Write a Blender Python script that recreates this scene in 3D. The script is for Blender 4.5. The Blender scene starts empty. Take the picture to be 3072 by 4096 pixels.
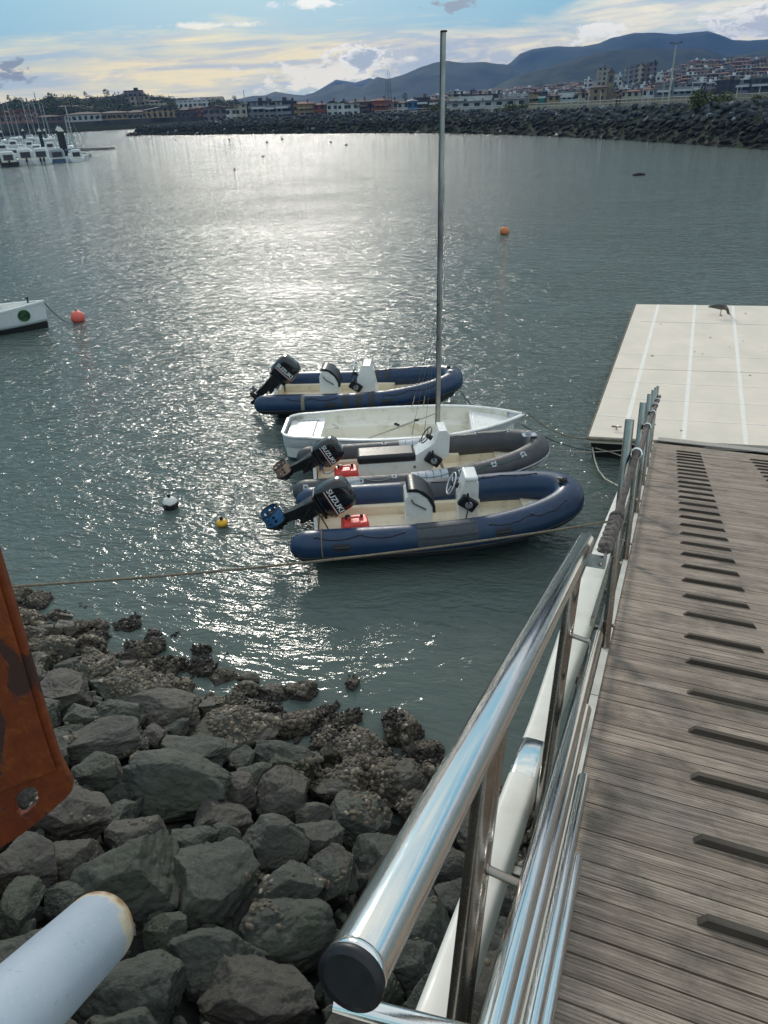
import bpy, bmesh, math, random
import numpy as np
from mathutils import Vector, Matrix, noise as mnoise
from mathutils.bvhtree import BVHTree
R = math.radians
scn = bpy.context.scene
col = scn.collection

# ------------------------------------------------------------------ camera
CAMH = 6.5; FPX = 2830.0; ROLL = math.atan(.05); YC = 412.0
PITCH = math.atan((2048 - YC) * math.cos(ROLL) / FPX)
_F = Vector((0, math.cos(PITCH), -math.sin(PITCH)))
_U0 = Vector((0, math.sin(PITCH), math.cos(PITCH))); _R0 = Vector((1, 0, 0))
_R = _R0 * math.cos(ROLL) - _U0 * math.sin(ROLL)
_U = _U0 * math.cos(ROLL) + _R0 * math.sin(ROLL)
CAM = Vector((0, 0, CAMH))
cd = bpy.data.cameras.new('camera'); cam = bpy.data.objects.new('camera', cd); col.objects.link(cam)
cd.sensor_fit = 'HORIZONTAL'; cd.sensor_width = 36; cd.lens = FPX / 3072 * 36
cd.clip_start = .05; cd.clip_end = 30000
cam.matrix_world = Matrix(((_R.x, _U.x, -_F.x, 0), (_R.y, _U.y, -_F.y, 0), (_R.z, _U.z, -_F.z, CAMH), (0, 0, 0, 1)))
scn.camera = cam

def ray(px, py): return _F + _R * ((px - 1536) / FPX) + _U * ((2048 - py) / FPX)
def atz(px, py, z=0.):
    d = ray(px, py); return CAM + d * ((z - CAMH) / d.z)
def aty(px, py, y):
    d = ray(px, py); return CAM + d * (y / d.y)
def atd(px, py, t): return CAM + ray(px, py) * t
def proj(P):
    d = Vector(P) - CAM; z = d.dot(_F); return 1536 + FPX * d.dot(_R) / z, 2048 - FPX * d.dot(_U) / z, z
def height_for(P, py):
    """height above P (vertical) whose image row is py"""
    lo, hi = -5., 900.
    for _ in range(50):
        m = (lo + hi) / 2
        q = proj((P[0], P[1], P[2] + m))
        if q[2] > .1 and q[1] > py: lo = m
        else: hi = m
    return lo

# ------------------------------------------------------------------ light and exposure
SUN_EL, SUN_AZ = 23., -7.          # degrees, azimuth from +Y towards +X
scn.view_settings.view_transform = 'Standard'; scn.view_settings.look = 'None'
scn.view_settings.exposure = 0.50; scn.view_settings.gamma = 1.0
sd = bpy.data.lights.new('sun', 'SUN'); sd.energy = 1.3; sd.angle = R(10); sd.color = (1, .94, .84)
sun = bpy.data.objects.new('sun', sd); col.objects.link(sun)
_sd = Vector((math.sin(R(SUN_AZ)) * math.cos(R(SUN_EL)), math.cos(R(SUN_AZ)) * math.cos(R(SUN_EL)), math.sin(R(SUN_EL))))
sun.rotation_euler = _sd.to_track_quat('Z', 'Y').to_euler(); sun.location = (0, 0, 60)

class NT:
    def __init__(s, nt): s.nt = nt; s.n = nt.nodes; s.l = nt.links
    def node(s, t, **kw):
        n = s.n.new(t)
        for k, v in kw.items():
            if k.startswith('_'): setattr(n, k[1:], v)
        for k, v in kw.items():
            if k.startswith('_'): continue
            key = int(k[1:]) if k[0] == 'i' and k[1:].isdigit() else k.replace('__', ' ')
            s.put(n.inputs[key], v)
        return n
    def put(s, sock, v):
        if isinstance(v, bpy.types.NodeSocket): s.l.new(v, sock)
        elif isinstance(v, bpy.types.Node): s.l.new(v.outputs[0], sock)
        else:
            if hasattr(sock.default_value, '__len__') and len(sock.default_value) == 4 and len(v) == 3: v = (*v, 1)
            sock.default_value = v
    def math(s, op, a, b=0., c=0., clamp=False):
        n = s.n.new('ShaderNodeMath'); n.operation = op; n.use_clamp = clamp
        s.put(n.inputs[0], a); s.put(n.inputs[1], b); s.put(n.inputs[2], c); return n.outputs[0]
    def vmath(s, op, a, b=(0, 0, 0)):
        n = s.n.new('ShaderNodeVectorMath'); n.operation = op; s.put(n.inputs[0], a)
        if op == 'SCALE': s.put(n.inputs[3], b)
        else: s.put(n.inputs[1], b)
        return n.outputs['Value'] if op in ('LENGTH', 'DOT_PRODUCT', 'DISTANCE') else n.outputs[0]
    def mix(s, f, a, b, mode='MIX'):
        n = s.n.new('ShaderNodeMix'); n.data_type = 'RGBA'; n.blend_type = mode; n.clamp_factor = True
        s.put(n.inputs[0], f); s.put(n.inputs[6], a); s.put(n.inputs[7], b); return n.outputs[2]
    def ramp(s, f, stops):
        n = s.n.new('ShaderNodeValToRGB'); e = n.color_ramp.elements
        while len(e) < len(stops): e.new(.5)
        for el, (p, c) in zip(e, stops):
            el.position = p; el.color = (c, c, c, 1) if not hasattr(c, '__len__') else (*c, 1)
        s.put(n.inputs[0], f); return n.outputs[0]
    def mr(s, v, a, b, c=0., d=1.):
        n = s.n.new('ShaderNodeMapRange'); s.put(n.inputs[0], v)
        for i, q in enumerate((a, b, c, d)): n.inputs[i + 1].default_value = q
        return n.outputs[0]
    def noise(s, vec, scale, detail=4., rough=.55, dist=0., out=0):
        n = s.node('ShaderNodeTexNoise', Vector=vec, Scale=scale, Detail=detail, Roughness=rough, Distortion=dist)
        return n.outputs[out]
    def xyz(s, x, y, z):
        n = s.n.new('ShaderNodeCombineXYZ'); s.put(n.inputs[0], x); s.put(n.inputs[1], y); s.put(n.inputs[2], z); return n.outputs[0]

# ------------------------------------------------------------------ sky
world = bpy.data.worlds.new('World'); scn.world = world; world.use_nodes = True
w = NT(world.node_tree); w.n.clear()
sky = w.node('ShaderNodeTexSky', _sky_type='NISHITA', _sun_disc=False, _sun_elevation=R(SUN_EL), _sun_rotation=R(SUN_AZ), _air_density=1.2, _dust_density=1.5)
tc = w.node('ShaderNodeTexCoord').outputs['Generated']
sep = w.node('ShaderNodeSeparateXYZ', Vector=tc)
X, Y, Z = sep.outputs
el = w.math('ABSOLUTE', Z)
tilt = w.math('SUBTRACT', el, w.math('MULTIPLY', X, .02))
sv = w.xyz(w.math('MULTIPLY', X, 2.2), w.math('MULTIPLY', Y, 2.2), w.math('MULTIPLY', tilt, 24.))
n1 = w.noise(sv, 1.3, 6, .6, .5)
n2 = w.noise(sv, 3.4, 6, .62, .7)
sv2 = w.xyz(w.math('MULTIPLY', X, 1.), w.math('MULTIPLY', Y, 1.), w.math('MULTIPLY', el, 2.3))
puff = w.noise(sv2, 16., 8, .62, .3)
hi = w.noise(w.vmath('ADD', sv2, (3, 1, 7)), 2.3, 6, .6, .2)
# thin bright veil near the horizon, wider breaks of blue above
cov = w.math('ADD', w.mr(el, .062, .106, .75, -.55), w.math('MULTIPLY', w.math('SUBTRACT', n1, .5), 4.6))
cov = w.math('ADD', cov, w.mr(X, -.30, .30, -.10, .46))
cov = w.math('ADD', cov, w.mr(el, .14, .4, 0., .8), clamp=True)
sunward = w.math('MAXIMUM', w.vmath('DOT_PRODUCT', tc, (_sd.x, _sd.y, _sd.z)), 0.)
glow = w.math('POWER', sunward, 5.)
cream = w.mix(w.mr(X, -.2, .45), (10.6, 8.5, 4.1), (8.9, 8.1, 6.1))
blue = w.mix(w.mr(el, .1, .9), (.8, 3.5, 5.0), (4.6, 5.1, 5.5))
grey = w.mix(w.mr(el, .02, .8), (5.0, 5.3, 5.4), (5.0, 5.4, 5.6))
veil = w.mix(w.mr(el, .12, .8), cream, (7.0, 7.5, 7.8))
veil = w.mix(w.ramp(n2, [(.40, .85), (.56, 0.)]), veil, grey)
bl = w.mix(.12, blue, w.vmath('SCALE', sky, .9))
c = w.mix(w.math('MULTIPLY', cov, .95), bl, veil)
def blob(c, px, py, rx, rz, colr, amt=1., thr=.5, seed=0., soft=.3):
    d = ray(px, py).normalized()
    q = w.vmath('MULTIPLY', w.vmath('SUBTRACT', tc, tuple(d)), (1 / rx, .3, 1 / rz))
    r_ = w.vmath('LENGTH', q)
    m = w.math('ADD', w.math('SUBTRACT', 1., r_), w.math('MULTIPLY', w.math('SUBTRACT', w.noise(w.vmath('ADD', sv2, (seed, seed, seed)), 34., 9, .64, .4), .5), 3.2))
    return w.mix(w.math('MULTIPLY', w.mr(m, thr, thr + soft), amt), c, colr)
c = blob(c, 1330, 300, .13, .026, (9.6, 8.7, 6.8), .95, .35, 2., .25)
c = blob(c, 1440, 232, .052, .020, (10., 9.4, 8.), .95, .30, 2.1, .15)
c = blob(c, 1440, 240, .050, .020, (4.2, 4.5, 4.5), .95, .46, 2.1, .25)
c = blob(c, 1920, 230, .17, .026, (4.2, 4.7, 5.0), .85, .3, 5., .6)
c = blob(c, 1660, 300, .08, .022, (4.4, 4.9, 5.2), .85, .35, 9., .5)
c = blob(c, 2400, 130, .05, .016, (9.6, 9., 7.6), .9, .42, 4., .2)
c = blob(c, 1800, 30, .036, .012, (3.0, 3.3, 3.4), .95, .42, 6., .25)
c = blob(c, 50, 290, .050, .016, (2.7, 2.7, 2.5), .95, .42, 8., .25)
c = blob(c, 3040, 80, .08, .024, (9., 8.5, 7.4), .9, .38, 3., .2)
c = blob(c, 3040, 95, .07, .020, (4.6, 4.7, 4.8), .9, .5, 3., .3)
c = blob(c, 1240, 12, .07, .010, (9.2, 8.8, 7.8), .9, .42, 12., .4)
c = blob(c, 860, 100, .11, .006, (9.6, 8.8, 7.0), .8, .45, 14., .5)
w.node('ShaderNodeOutputWorld', Surface=w.node('ShaderNodeBackground', Color=c, Strength=.1))

# ------------------------------------------------------------------ materials
MATS = {}
def mat(name, base=(.5, .5, .5), rough=.6, metal=0., var=0., vscale=8., bump=0., bscale=40., base2=None, mask=(.4, .65), detail=6., coord='Object', spec=.5, coat=0., stretch=None, emit=None, rnd=0.):
    """procedural surface: two-tone noise colour + noise bump"""
    if name in MATS: return MATS[name]
    m = bpy.data.materials.new(name); m.use_nodes = True; t = NT(m.node_tree); t.n.clear()
    tcn = t.node('ShaderNodeTexCoord').outputs[coord]
    vec = tcn
    if stretch: vec = t.vmath('MULTIPLY', tcn, stretch)
    colr = (*base, 1)
    if base2 or var:
        b2 = base2 or tuple(x * (1 - var) for x in base)
        f = t.mr(t.noise(vec, vscale, detail, .6), mask[0], mask[1])
        colr = t.mix(f, base, b2)
    if rnd:
        oi = t.node('ShaderNodeObjectInfo')
        colr = t.mix(1., colr, t.ramp(oi.outputs['Random'], [(0, 1 - rnd), (1, 1.)]), 'MULTIPLY')
    p = t.node('ShaderNodeBsdfPrincipled', Base__Color=colr, Roughness=rough, Metallic=metal)
    p.inputs['Specular IOR Level'].default_value = spec; p.inputs['Coat Weight'].default_value = coat
    if var and metal < .5: t.put(p.inputs['Roughness'], t.mr(t.noise(vec, vscale * 2.3, 3), .3, .7, max(0, rough - .08), min(1, rough + .1)))
    if bump: t.put(p.inputs['Normal'], t.node('ShaderNodeBump', Height=t.noise(vec, bscale, 8, .65), Strength=1., Distance=bump))
    if emit: t.put(p.inputs['Emission Color'], emit); p.inputs['Emission Strength'].default_value = 1
    t.node('ShaderNodeOutputMaterial', Surface=p)
    MATS[name] = m; return m

# ------------------------------------------------------------------ mesh builder
def basis(d):
    d = Vector(d).normalized(); a = Vector((0, 0, 1)) if abs(d.z) < .9 else Vector((0, 1, 0))
    s = d.cross(a).normalized(); return d, s, s.cross(d).normalized()
class MB:
    def __init__(s): s.v = []; s.f = []; s.sm = []; s.mi = []; s.cur = 0
    def add(s, vs, fs, smooth=False):
        o = len(s.v); s.v += [tuple(v) for v in vs]; s.f += [tuple(i + o for i in f) for f in fs]
        s.sm += [smooth] * len(fs); s.mi += [s.cur] * len(fs); return s
    def box(s, c, d, M=None):
        vs = [Vector((c[0] + a * d[0] / 2, c[1] + b * d[1] / 2, c[2] + e * d[2] / 2)) for e in (-1, 1) for b in (-1, 1) for a in (-1, 1)]
        if M: vs = [M @ v for v in vs]
        return s.add(vs, [(0, 2, 3, 1), (4, 5, 7, 6), (0, 1, 5, 4), (2, 6, 7, 3), (0, 4, 6, 2), (1, 3, 7, 5)])
    def tube(s, pts, r, n=10, caps=True, smooth=True, closed=False, flat=1.):
        pts = [Vector(p) for p in pts]; k = len(pts); rs = r if hasattr(r, '__len__') else [r] * k
        vs = []; fs = []; up = None
        for i, p in enumerate(pts):
            a = pts[(i - 1) % k] if (i or closed) else p; b = pts[(i + 1) % k] if (i < k - 1 or closed) else p
            d = (b - a).normalized()
            if up is None: _, sd_, up = basis(d)
            sd_ = d.cross(up).normalized(); up = sd_.cross(d).normalized()
            for j in range(n):
                t = 2 * math.pi * j / n; vs.append(p + (sd_ * math.cos(t) * flat + up * math.sin(t)) * rs[i])
        m = k if closed else k - 1
        for i in range(m):
            for j in range(n):
                a = i * n + j; b = i * n + (j + 1) % n; i2 = ((i + 1) % k) * n
                fs.append((a, b, i2 + (j + 1) % n, i2 + j))
        s.add(vs, fs, smooth)
        if caps and not closed:
            s.add([vs[j] for j in range(n)], [tuple(range(n))[::-1]]); s.add([vs[(k - 1) * n + j] for j in range(n)], [tuple(range(n))])
        return s
    def prism(s, poly, a, b, frame=None, smooth=False):
        """poly: list of (u,v); extruded from a to b along the third axis of frame(u,v,w)->Vector"""
        fr = frame or (lambda u, v, w_: Vector((u, v, w_))); n = len(poly)
        vs = [fr(u, v, a) for u, v in poly] + [fr(u, v, b) for u, v in poly]
        s.add(vs, [tuple(range(n))[::-1], tuple(range(n, 2 * n))])
        return s.add(vs, [(i, (i + 1) % n, n + (i + 1) % n, n + i) for i in range(n)], smooth)
    def loft(s, rings, closed=True, caps=True, smooth=True):
        n = len(rings[0]); vs = [p for r_ in rings for p in r_]; fs = []
        for i in range(len(rings) - 1):
            for j in range(n if closed else n - 1):
                a = i * n + j; b = i * n + (j + 1) % n; fs.append((a, b, b + n, a + n))
        s.add(vs, fs, smooth)
        if caps and closed: s.add(rings[0], [tuple(range(n))[::-1]]); s.add(rings[-1], [tuple(range(n))])
        return s
    def lathe(s, prof, c=(0, 0, 0), ax=(0, 0, 1), n=20, smooth=True):
        d, a, b = basis(ax); c = Vector(c)
        rings = [[c + d * h + (a * math.cos(2 * math.pi * j / n) + b * math.sin(2 * math.pi * j / n)) * max(r, 1e-4) for j in range(n)] for r, h in prof]
        return s.loft(rings, True, True, smooth)
    def rbox(s, c, d, r=.02, M=None, n=3):
        """box with rounded vertical edges and softened top and bottom"""
        w_, l, h = d[0] / 2, d[1] / 2, d[2] / 2; rings = []
        def ring(ins, z):
            out = []
            for q, (sx, sy) in enumerate(((1, 1), (-1, 1), (-1, -1), (1, -1))):
                for k in range(n + 1):
                    t = math.pi / 2 * (q + k / n)
                    out.append(Vector((c[0] + sx * (w_ - r) + (r - ins) * math.cos(t), c[1] + sy * (l - r) + (r - ins) * math.sin(t), c[2] + z)))
            return out
        for k in range(n + 1):
            t = math.pi / 2 * k / n; rings.append(ring(r * (1 - math.sin(t)) * .99, -h + r * (1 - math.cos(t))))
        for k in range(n, -1, -1):
            t = math.pi / 2 * k / n; rings.append(ring(r * (1 - math.sin(t)) * .99, h - r * (1 - math.cos(t))))
        if M: rings = [[M @ v for v in q] for q in rings]
        return s.loft(rings)
    def build(s, name, m=None, parent=None, world=False, label=None):
        vs = s.v
        if parent and world:
            Mi = parent.matrix_basis.inverted(); vs = [Mi @ Vector(v) for v in vs]
        me = bpy.data.meshes.new(name); me.from_pydata([tuple(v) for v in vs], [], s.f)
        ms = m if isinstance(m, (list, tuple)) else [m]
        for q in ms:
            if q: me.materials.append(q)
        me.polygons.foreach_set('use_smooth', s.sm); me.polygons.foreach_set('material_index', s.mi)
        me.update()
        o = bpy.data.objects.new(name, me); col.objects.link(o)
        if parent: o.parent = parent
        if label: o['label'] = label
        return o
def tag(o, label=None, cat=None, group=None, kind=None):
    for k, v in (('label', label), ('category', cat), ('group', group), ('kind', kind)):
        if v: o[k] = v
    return o
def thing(name, loc, label, cat, group=None, rz=0., M=None):
    o = bpy.data.objects.new(name, None); col.objects.link(o); o.empty_display_size = .2
    if M is not None: o.matrix_basis = M
    else: o.location = loc; o.rotation_euler = (0, 0, rz)
    if M is None:
        o.matrix_basis = Matrix.Translation(loc) @ Matrix.Rotation(rz, 4, 'Z')
    return tag(o, label, cat, group)
def kids(o): return [c_ for c_ in CH.get(o.name, [])]
def copy_tree(o, loc=None, rz=None, label=None, group=None, scale=None, top=True):
    c_ = o.copy(); col.objects.link(c_)
    for ch in [x for x in list(o.children)]:
        d = copy_tree(ch, top=False); d.parent = c_
    if loc is not None: c_.location = loc
    if rz is not None: c_.rotation_euler = (0, 0, rz)
    if scale is not None: c_.scale = scale
    if label: c_['label'] = label
    if group: c_['group'] = group
    return c_
def text_mesh(body, size, M, depth, m, parent, name='lettering', shear=0., xs=1., off=0., label=None):
    cu = bpy.data.curves.new('lettering', 'FONT'); cu.body = body; cu.size = size; cu.extrude = depth; cu.shear = shear; cu.offset = off
    cu.align_x = 'CENTER'; cu.align_y = 'CENTER'
    to = bpy.data.objects.new('tmp', cu); col.objects.link(to)
    dg = bpy.context.evaluated_depsgraph_get(); me = bpy.data.meshes.new_from_object(to.evaluated_get(dg))
    bpy.data.objects.remove(to); bpy.data.curves.remove(cu)
    me.transform(M @ Matrix.Diagonal((xs, 1, 1, 1))); me.materials.clear(); me.materials.append(m); me.name = name
    o = bpy.data.objects.new(name, me); col.objects.link(o); o.parent = parent
    if label: o['label'] = label
    return o
def sag(a, b, s_=.05, n=16):
    a, b = Vector(a), Vector(b)
    return [a.lerp(b, i / n) - Vector((0, 0, 4 * s_ * (i / n) * (1 - i / n))) for i in range(n + 1)]
def rot(ax, deg): return Matrix.Rotation(R(deg), 4, ax)
def tr(x, y, z): return Matrix.Translation((x, y, z))

steel = None
def make_steel(name, tint=(.86, .85, .83), rough=.055, reflect_tint=(.30, .22, .15), amt=.0):
    m = bpy.data.materials.new(name); m.use_nodes = True; t = NT(m.node_tree); t.n.clear()
    tco = t.node('ShaderNodeTexCoord').outputs['Object']
    st = t.vmath('MULTIPLY', tco, (14, .9, 14))
    scr = t.noise(st, 22., 6, .7)
    sp = t.noise(tco, 60., 6, .7)
    colr = t.mix(t.mr(t.noise(tco, 5., 6, .65), .45, .75, 0., amt), tint, reflect_tint)
    colr = t.mix(t.mr(sp, .66, .74, 0., .5), colr, (.5, .5, .48))
    p = t.node('ShaderNodeBsdfPrincipled', Base__Color=colr, Metallic=1., Roughness=t.math('ADD', t.mr(scr, .35, .75, rough, rough + .1), t.mr(sp, .6, .75, 0., .25)))
    t.put(p.inputs['Normal'], t.node('ShaderNodeBump', Height=scr, Strength=.25, Distance=.0004))
    t.node('ShaderNodeOutputMaterial', Surface=p); return m
steel = make_steel('polished_stainless')
steel_dull = make_steel('reflection_tinted_stainless', (.46, .42, .38), .2, (.20, .14, .09), .8)  # brown tint and blotches paint the deck's reflection into the steel colour
white_paint = mat('white_painted_metal', (.74, .72, .66), .42, 0, .14, 3., base2=(.60, .57, .50), mask=(.5, .8), bump=.0003, bscale=30)
black_plastic = mat('black_plastic', (.012, .012, .015), .45, var=.3, vscale=20)
# ------------------------------------------------------------------ water
def water_mat():
    m = bpy.data.materials.new('harbour_water'); m.use_nodes = True; t = NT(m.node_tree); t.n.clear()
    g = t.node('ShaderNodeNewGeometry').outputs['Position']
    rotv = t.node('ShaderNodeVectorRotate', Vector=g, _rotation_type='Z_AXIS', Angle=R(12)).outputs[0]
    v1 = t.vmath('MULTIPLY', rotv, (.50, 1., 1.)); v2 = t.vmath('MULTIPLY', rotv, (.50, 1.15, 1.))
    big = t.noise(v1, .16, 3, .5, .4)                   # patches of ruffled and calmer water
    gust = t.mr(big, .35, .65, .86, 1.14)
    h = t.math('MULTIPLY', t.noise(v1, .6, 3, .5, .3), .10)
    h = t.math('ADD', h, t.math('MULTIPLY', t.noise(v2, 2.1, 3, .5, .8), .120))
    h = t.math('ADD', h, t.math('MULTIPLY', t.noise(v2, 5.5, 3, .55, 1.1), .068))
    h = t.math('ADD', h, t.math('MULTIPLY', t.noise(t.vmath('MULTIPLY', rotv, (.65, 1., 1.)), 15., 2, .5, .5), .013))
    calm = t.mr(t.node('ShaderNodeSeparateXYZ', Vector=g).outputs[1], 5.5, 12.5, .13, 1.)     # sheltered by the bank
    calm = t.math('MULTIPLY', calm, t.mr(t.node('ShaderNodeSeparateXYZ', Vector=g).outputs[1], 18., 60., 1., 1.55))
    h = t.math('MULTIPLY', t.math('MULTIPLY', h, gust), calm)
    b = t.node('ShaderNodeBump', Height=h, Strength=1., Distance=1.)
    base = t.mix(t.noise(g, .05, 3), (.084, .112, .100), (.098, .128, .114))
    p = t.node('ShaderNodeBsdfPrincipled', Base__Color=base, Roughness=.075, Normal=b)
    p.inputs['IOR'].default_value = 1.34
    t.node('ShaderNodeOutputMaterial', Surface=p); return m
mb = MB()
mb.add([(-4000, -30, 0), (4000, -30, 0), (4000, 9000, 0), (-4000, 9000, 0)], [(0, 1, 2, 3)])
tag(mb.build('water', water_mat()), 'green grey harbour water with small ripples', 'water', kind='structure')

# ------------------------------------------------------------------ gangway frame
GD = ray(2686, 1443).normalized(); P0 = atz(2615, 1770, .5)
GX = Vector((GD.y, -GD.x, 0)).normalized(); GN = GX.cross(GD)
GM = Matrix(((GX.x, GD.x, GN.x, P0.x), (GX.y, GD.y, GN.y, P0.y), (GX.z, GD.z, GN.z, P0.z), (0, 0, 0, 1)))
def G(x, y, z): return GM @ Vector((x, y, z))
def wood_mat(name, base, base2, grooves):
    m = bpy.data.materials.new(name); m.use_nodes = True; t = NT(m.node_tree); t.n.clear()
    o = t.node('ShaderNodeTexCoord').outputs['Object']
    sx = t.node('ShaderNodeSeparateXYZ', Vector=o)
    v = t.vmath('MULTIPLY', o, (2.2, 60., 60.))
    gr = t.noise(v, 1., 7, .7, .3); fine = t.noise(t.vmath('MULTIPLY', o, (9., 260., 260.)), 1., 4, .7)
    blot = t.noise(o, 2.6, 6, .66, .4)
    pl_ = t.node('ShaderNodeTexWhiteNoise', _noise_dimensions='1D'); t.put(pl_.inputs['W'], t.math('FLOOR', t.math('DIVIDE', t.math('ADD', sx.outputs[1], 16.2185), .0786)))
    c_ = t.mix(t.mr(gr, .32, .68), base, base2)
    c_ = t.mix(t.mr(blot, .50, .68, 0., .72), c_, (.085, .078, .062))
    c_ = t.mix(t.mr(t.noise(o, 7., 6, .7), .58, .72, 0., .55), c_, (.12, .13, .085))
    c_ = t.mix(t.mr(fine, .50, .66, 0., .8), c_, (.055, .047, .04))
    c_ = t.mix(1., c_, t.mix(pl_.outputs[0], (.78, .74, .72), (1.12, 1.08, 1.06)), 'MULTIPLY')
    hgt = t.math('ADD', t.math('MULTIPLY', gr, .0016), t.math('MULTIPLY', fine, .0010))
    if grooves:
        sw = t.math('SINE', t.math('MULTIPLY', sx.outputs[1], 2 * math.pi / .0131))
        hgt = t.math('ADD', hgt, t.math('MULTIPLY', sw, .0008))
        gm = t.math('MULTIPLY', t.mr(sw, -1., -.6, .8, 0.), t.mr(t.noise(t.vmath('MULTIPLY', o, (1.2, 9., 1.)), 1.2, 5, .7), .4, .62, .05, 1.))
        c_ = t.mix(gm, c_, (.035, .03, .026))
    p = t.node('ShaderNodeBsdfPrincipled', Base__Color=c_, Roughness=.82, Normal=t.node('ShaderNodeBump', Height=hgt, Strength=1., Distance=1.))
    t.node('ShaderNodeOutputMaterial', Surface=p); return m
WOOD = wood_mat('weathered_plank', (.50, .42, .345), (.20, .158, .125), True)
CLEAT = wood_mat('wet_dark_batten', (.11, .088, .068), (.032, .026, .02), False)
gw = thing('gangway', None, 'weathered plank gangway sloping down to the floating pontoon', 'gangway', M=GM)
rnd = random.Random(4)
mb = MB(); pw = .0786; y = -12.878 - .0393 - .0786 * 42
while y < -.06:
    dz = rnd.uniform(-.0015, .0015); e = rnd.uniform(-.006, .004)
    mb.box(((2.44 + e) / 2, y + pw / 2, -.015 + dz), (2.44 + e, pw - rnd.choice((.004, .005, .006, .010)), .03)); y += pw
mb.build('deck_planks', WOOD, gw)
for k in range(34):
    yy = -12.878 + .393 * k + rnd.uniform(-.006, .006) - .393 * 3
    if yy > -.2: break
    for x0, x1 in ((.397, .825), (1.60, 2.03)):
        mb = MB(); h = .026
        poly = [(x0, .001), (x1, .001), (x1 - .025, h), (x0 + .025, h)]
        mb.prism(poly, yy - .015, yy + .015, lambda u, v, w_: Vector((u, w_, v)))
        mb.build('batten', CLEAT, gw)
mb = MB()
for a, b in ((-16, -11.6), (-11.59, -6.2), (-6.19, -.02)):
    mb.box((-.019, (a + b) / 2, -.012), (.036, b - a, .05)); mb.box((2.463, (a + b) / 2, -.012), (.036, b - a, .05))
mb.build('edge_trim', mat('aluminium_trim', (.66, .63, .56), .4, .3, .2, 3.), gw)
mb = MB()
for xx in (.15, 1.2, 2.3): mb.box((xx, -8, -.13), (.09, 15.9, .17))
for k in range(11): mb.box((1.2, -15.5 + k * 1.5, -.215), (2.3, .07, .05))
mb.build('under_frame', mat('galvanised_steel', (.35, .36, .36), .5, .6, .3, 5.), gw)
# outer side beam: rounded box section, slim near, mirror sleeve, wider beyond
def beam(prof, m_, nm, par):
    mb = MB(); rings = []
    for y_, hw, hh in prof:
        q = []
        for k in range(32):
            t_ = 2 * math.pi * k / 32; c_, s_ = math.cos(t_), math.sin(t_); q.append(Vector((-.30 + hw * math.copysign(abs(c_) ** .38, c_), y_, -.585 + hh * math.copysign(abs(s_) ** .5, s_))))
        rings.append(q)
    mb.loft(rings); return mb.build(nm, m_, par)
gi = beam([(-16, .075, .09), (-11.0, .075, .09)], white_paint, 'side_beam', gw)
beam([(-11.0, .0755, .0905), (-10.9, .077, .092), (-9.6, .112, .112), (-9.2, .114, .113), (-.5, .114, .113)], white_paint, 'float_beam', gw)
beam([(-11.605, .0755, .0905), (-11.60, .0768, .0918), (-11.25, .0768, .0918), (-11.245, .0755, .0905)], steel, 'sleeve', gi)
MB().box((-.085, -6, -.33), (.012, 11.9, .42)).build('side_panel', mat('pale_side_panel', (.62, .61, .56), .5, 0, .2, 2.), gw)
for k in range(15): MB().box((-.16, -15.3 + k * 1.05, -.64), (.16, .05, .05)).build('girder_bracket', steel_dull, gw)
MB().box((-.0935, -8.9, -.20), (.004, 3.6, .09)).build('green_strip', mat('green_plastic', (.01, .30, .16), .5), gw)
for zz in (.52, .14):
    MB().box((-.062, -6.3, zz), (.012, 11.4, .035)).build('side_rail', steel_dull, gw)
# slotted posts
posts = [(-10.96, 1.27), (-9.04, 1.255), (-7.12, 1.24), (-5.33, 1.213), (-3.6, 1.185), (-1.8, 1.15)]
def slotted_post(yc, z0, z1, xc, wd, dp, slots, m, name, parent, lean=0.):
    """flat hollow post: two rounded legs joined by webs, open slots between"""
    mb = MB(); lr = dp / 2
    for s_ in (-1, 1):
        yy = yc + s_ * (wd / 2 - lr)
        mb.tube([(xc, yy, z0), (xc, yy, z1)], lr, 12)
    zz = z0
    edges = [z0] + [q for s_ in slots for q in s_] + [z1]
    for i in range(0, len(edges), 2):
        a, b = edges[i], edges[i + 1]
        if b > a:
            poly = []; hw = wd / 2 - lr
            for k in range(9): t = math.pi * k / 8; poly.append((hw * math.cos(t), b + (.0 if i == len(edges) - 2 else -hw * .8 * math.sin(t) * -1 * -1) ))
            mb.box((xc, yc, (a + b) / 2), (dp * .72, wd - dp, b - a))
    mb.v = [(v[0] - lean * v[2], v[1], v[2]) for v in mb.v]
    return mb.build(name, m, parent)
for i, (yy, h) in enumerate(posts):
    po = slotted_post(yy, .014, h, -.022, .080, .046, [(.12, .47), (.55, .95)], steel_dull, 'rope_post', gw, .042)
    for zz in (.14, .5): MB().lathe([(.008, 0), (.012, .004), (.012, .014), (.006, .018)], (.002 - .042 * zz, yy, zz), (1, 0, 0), 8).build('bolt', steel_dull, po)
    rc = 1.10 - .024 * i
    mb = MB(); mb.tube([(-.056, yy, rc - .01), (-.040, yy, rc - .01)], .009, 8)
    mb.tube([(-.018 + .026 * math.cos(t * math.pi / 8), yy, rc + .026 * math.sin(t * math.pi / 8)) for t in range(16)], .007, 8, closed=True)
    for j, v in enumerate(mb.v): pass
    mb.build('rope_ring', steel, po)
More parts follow.
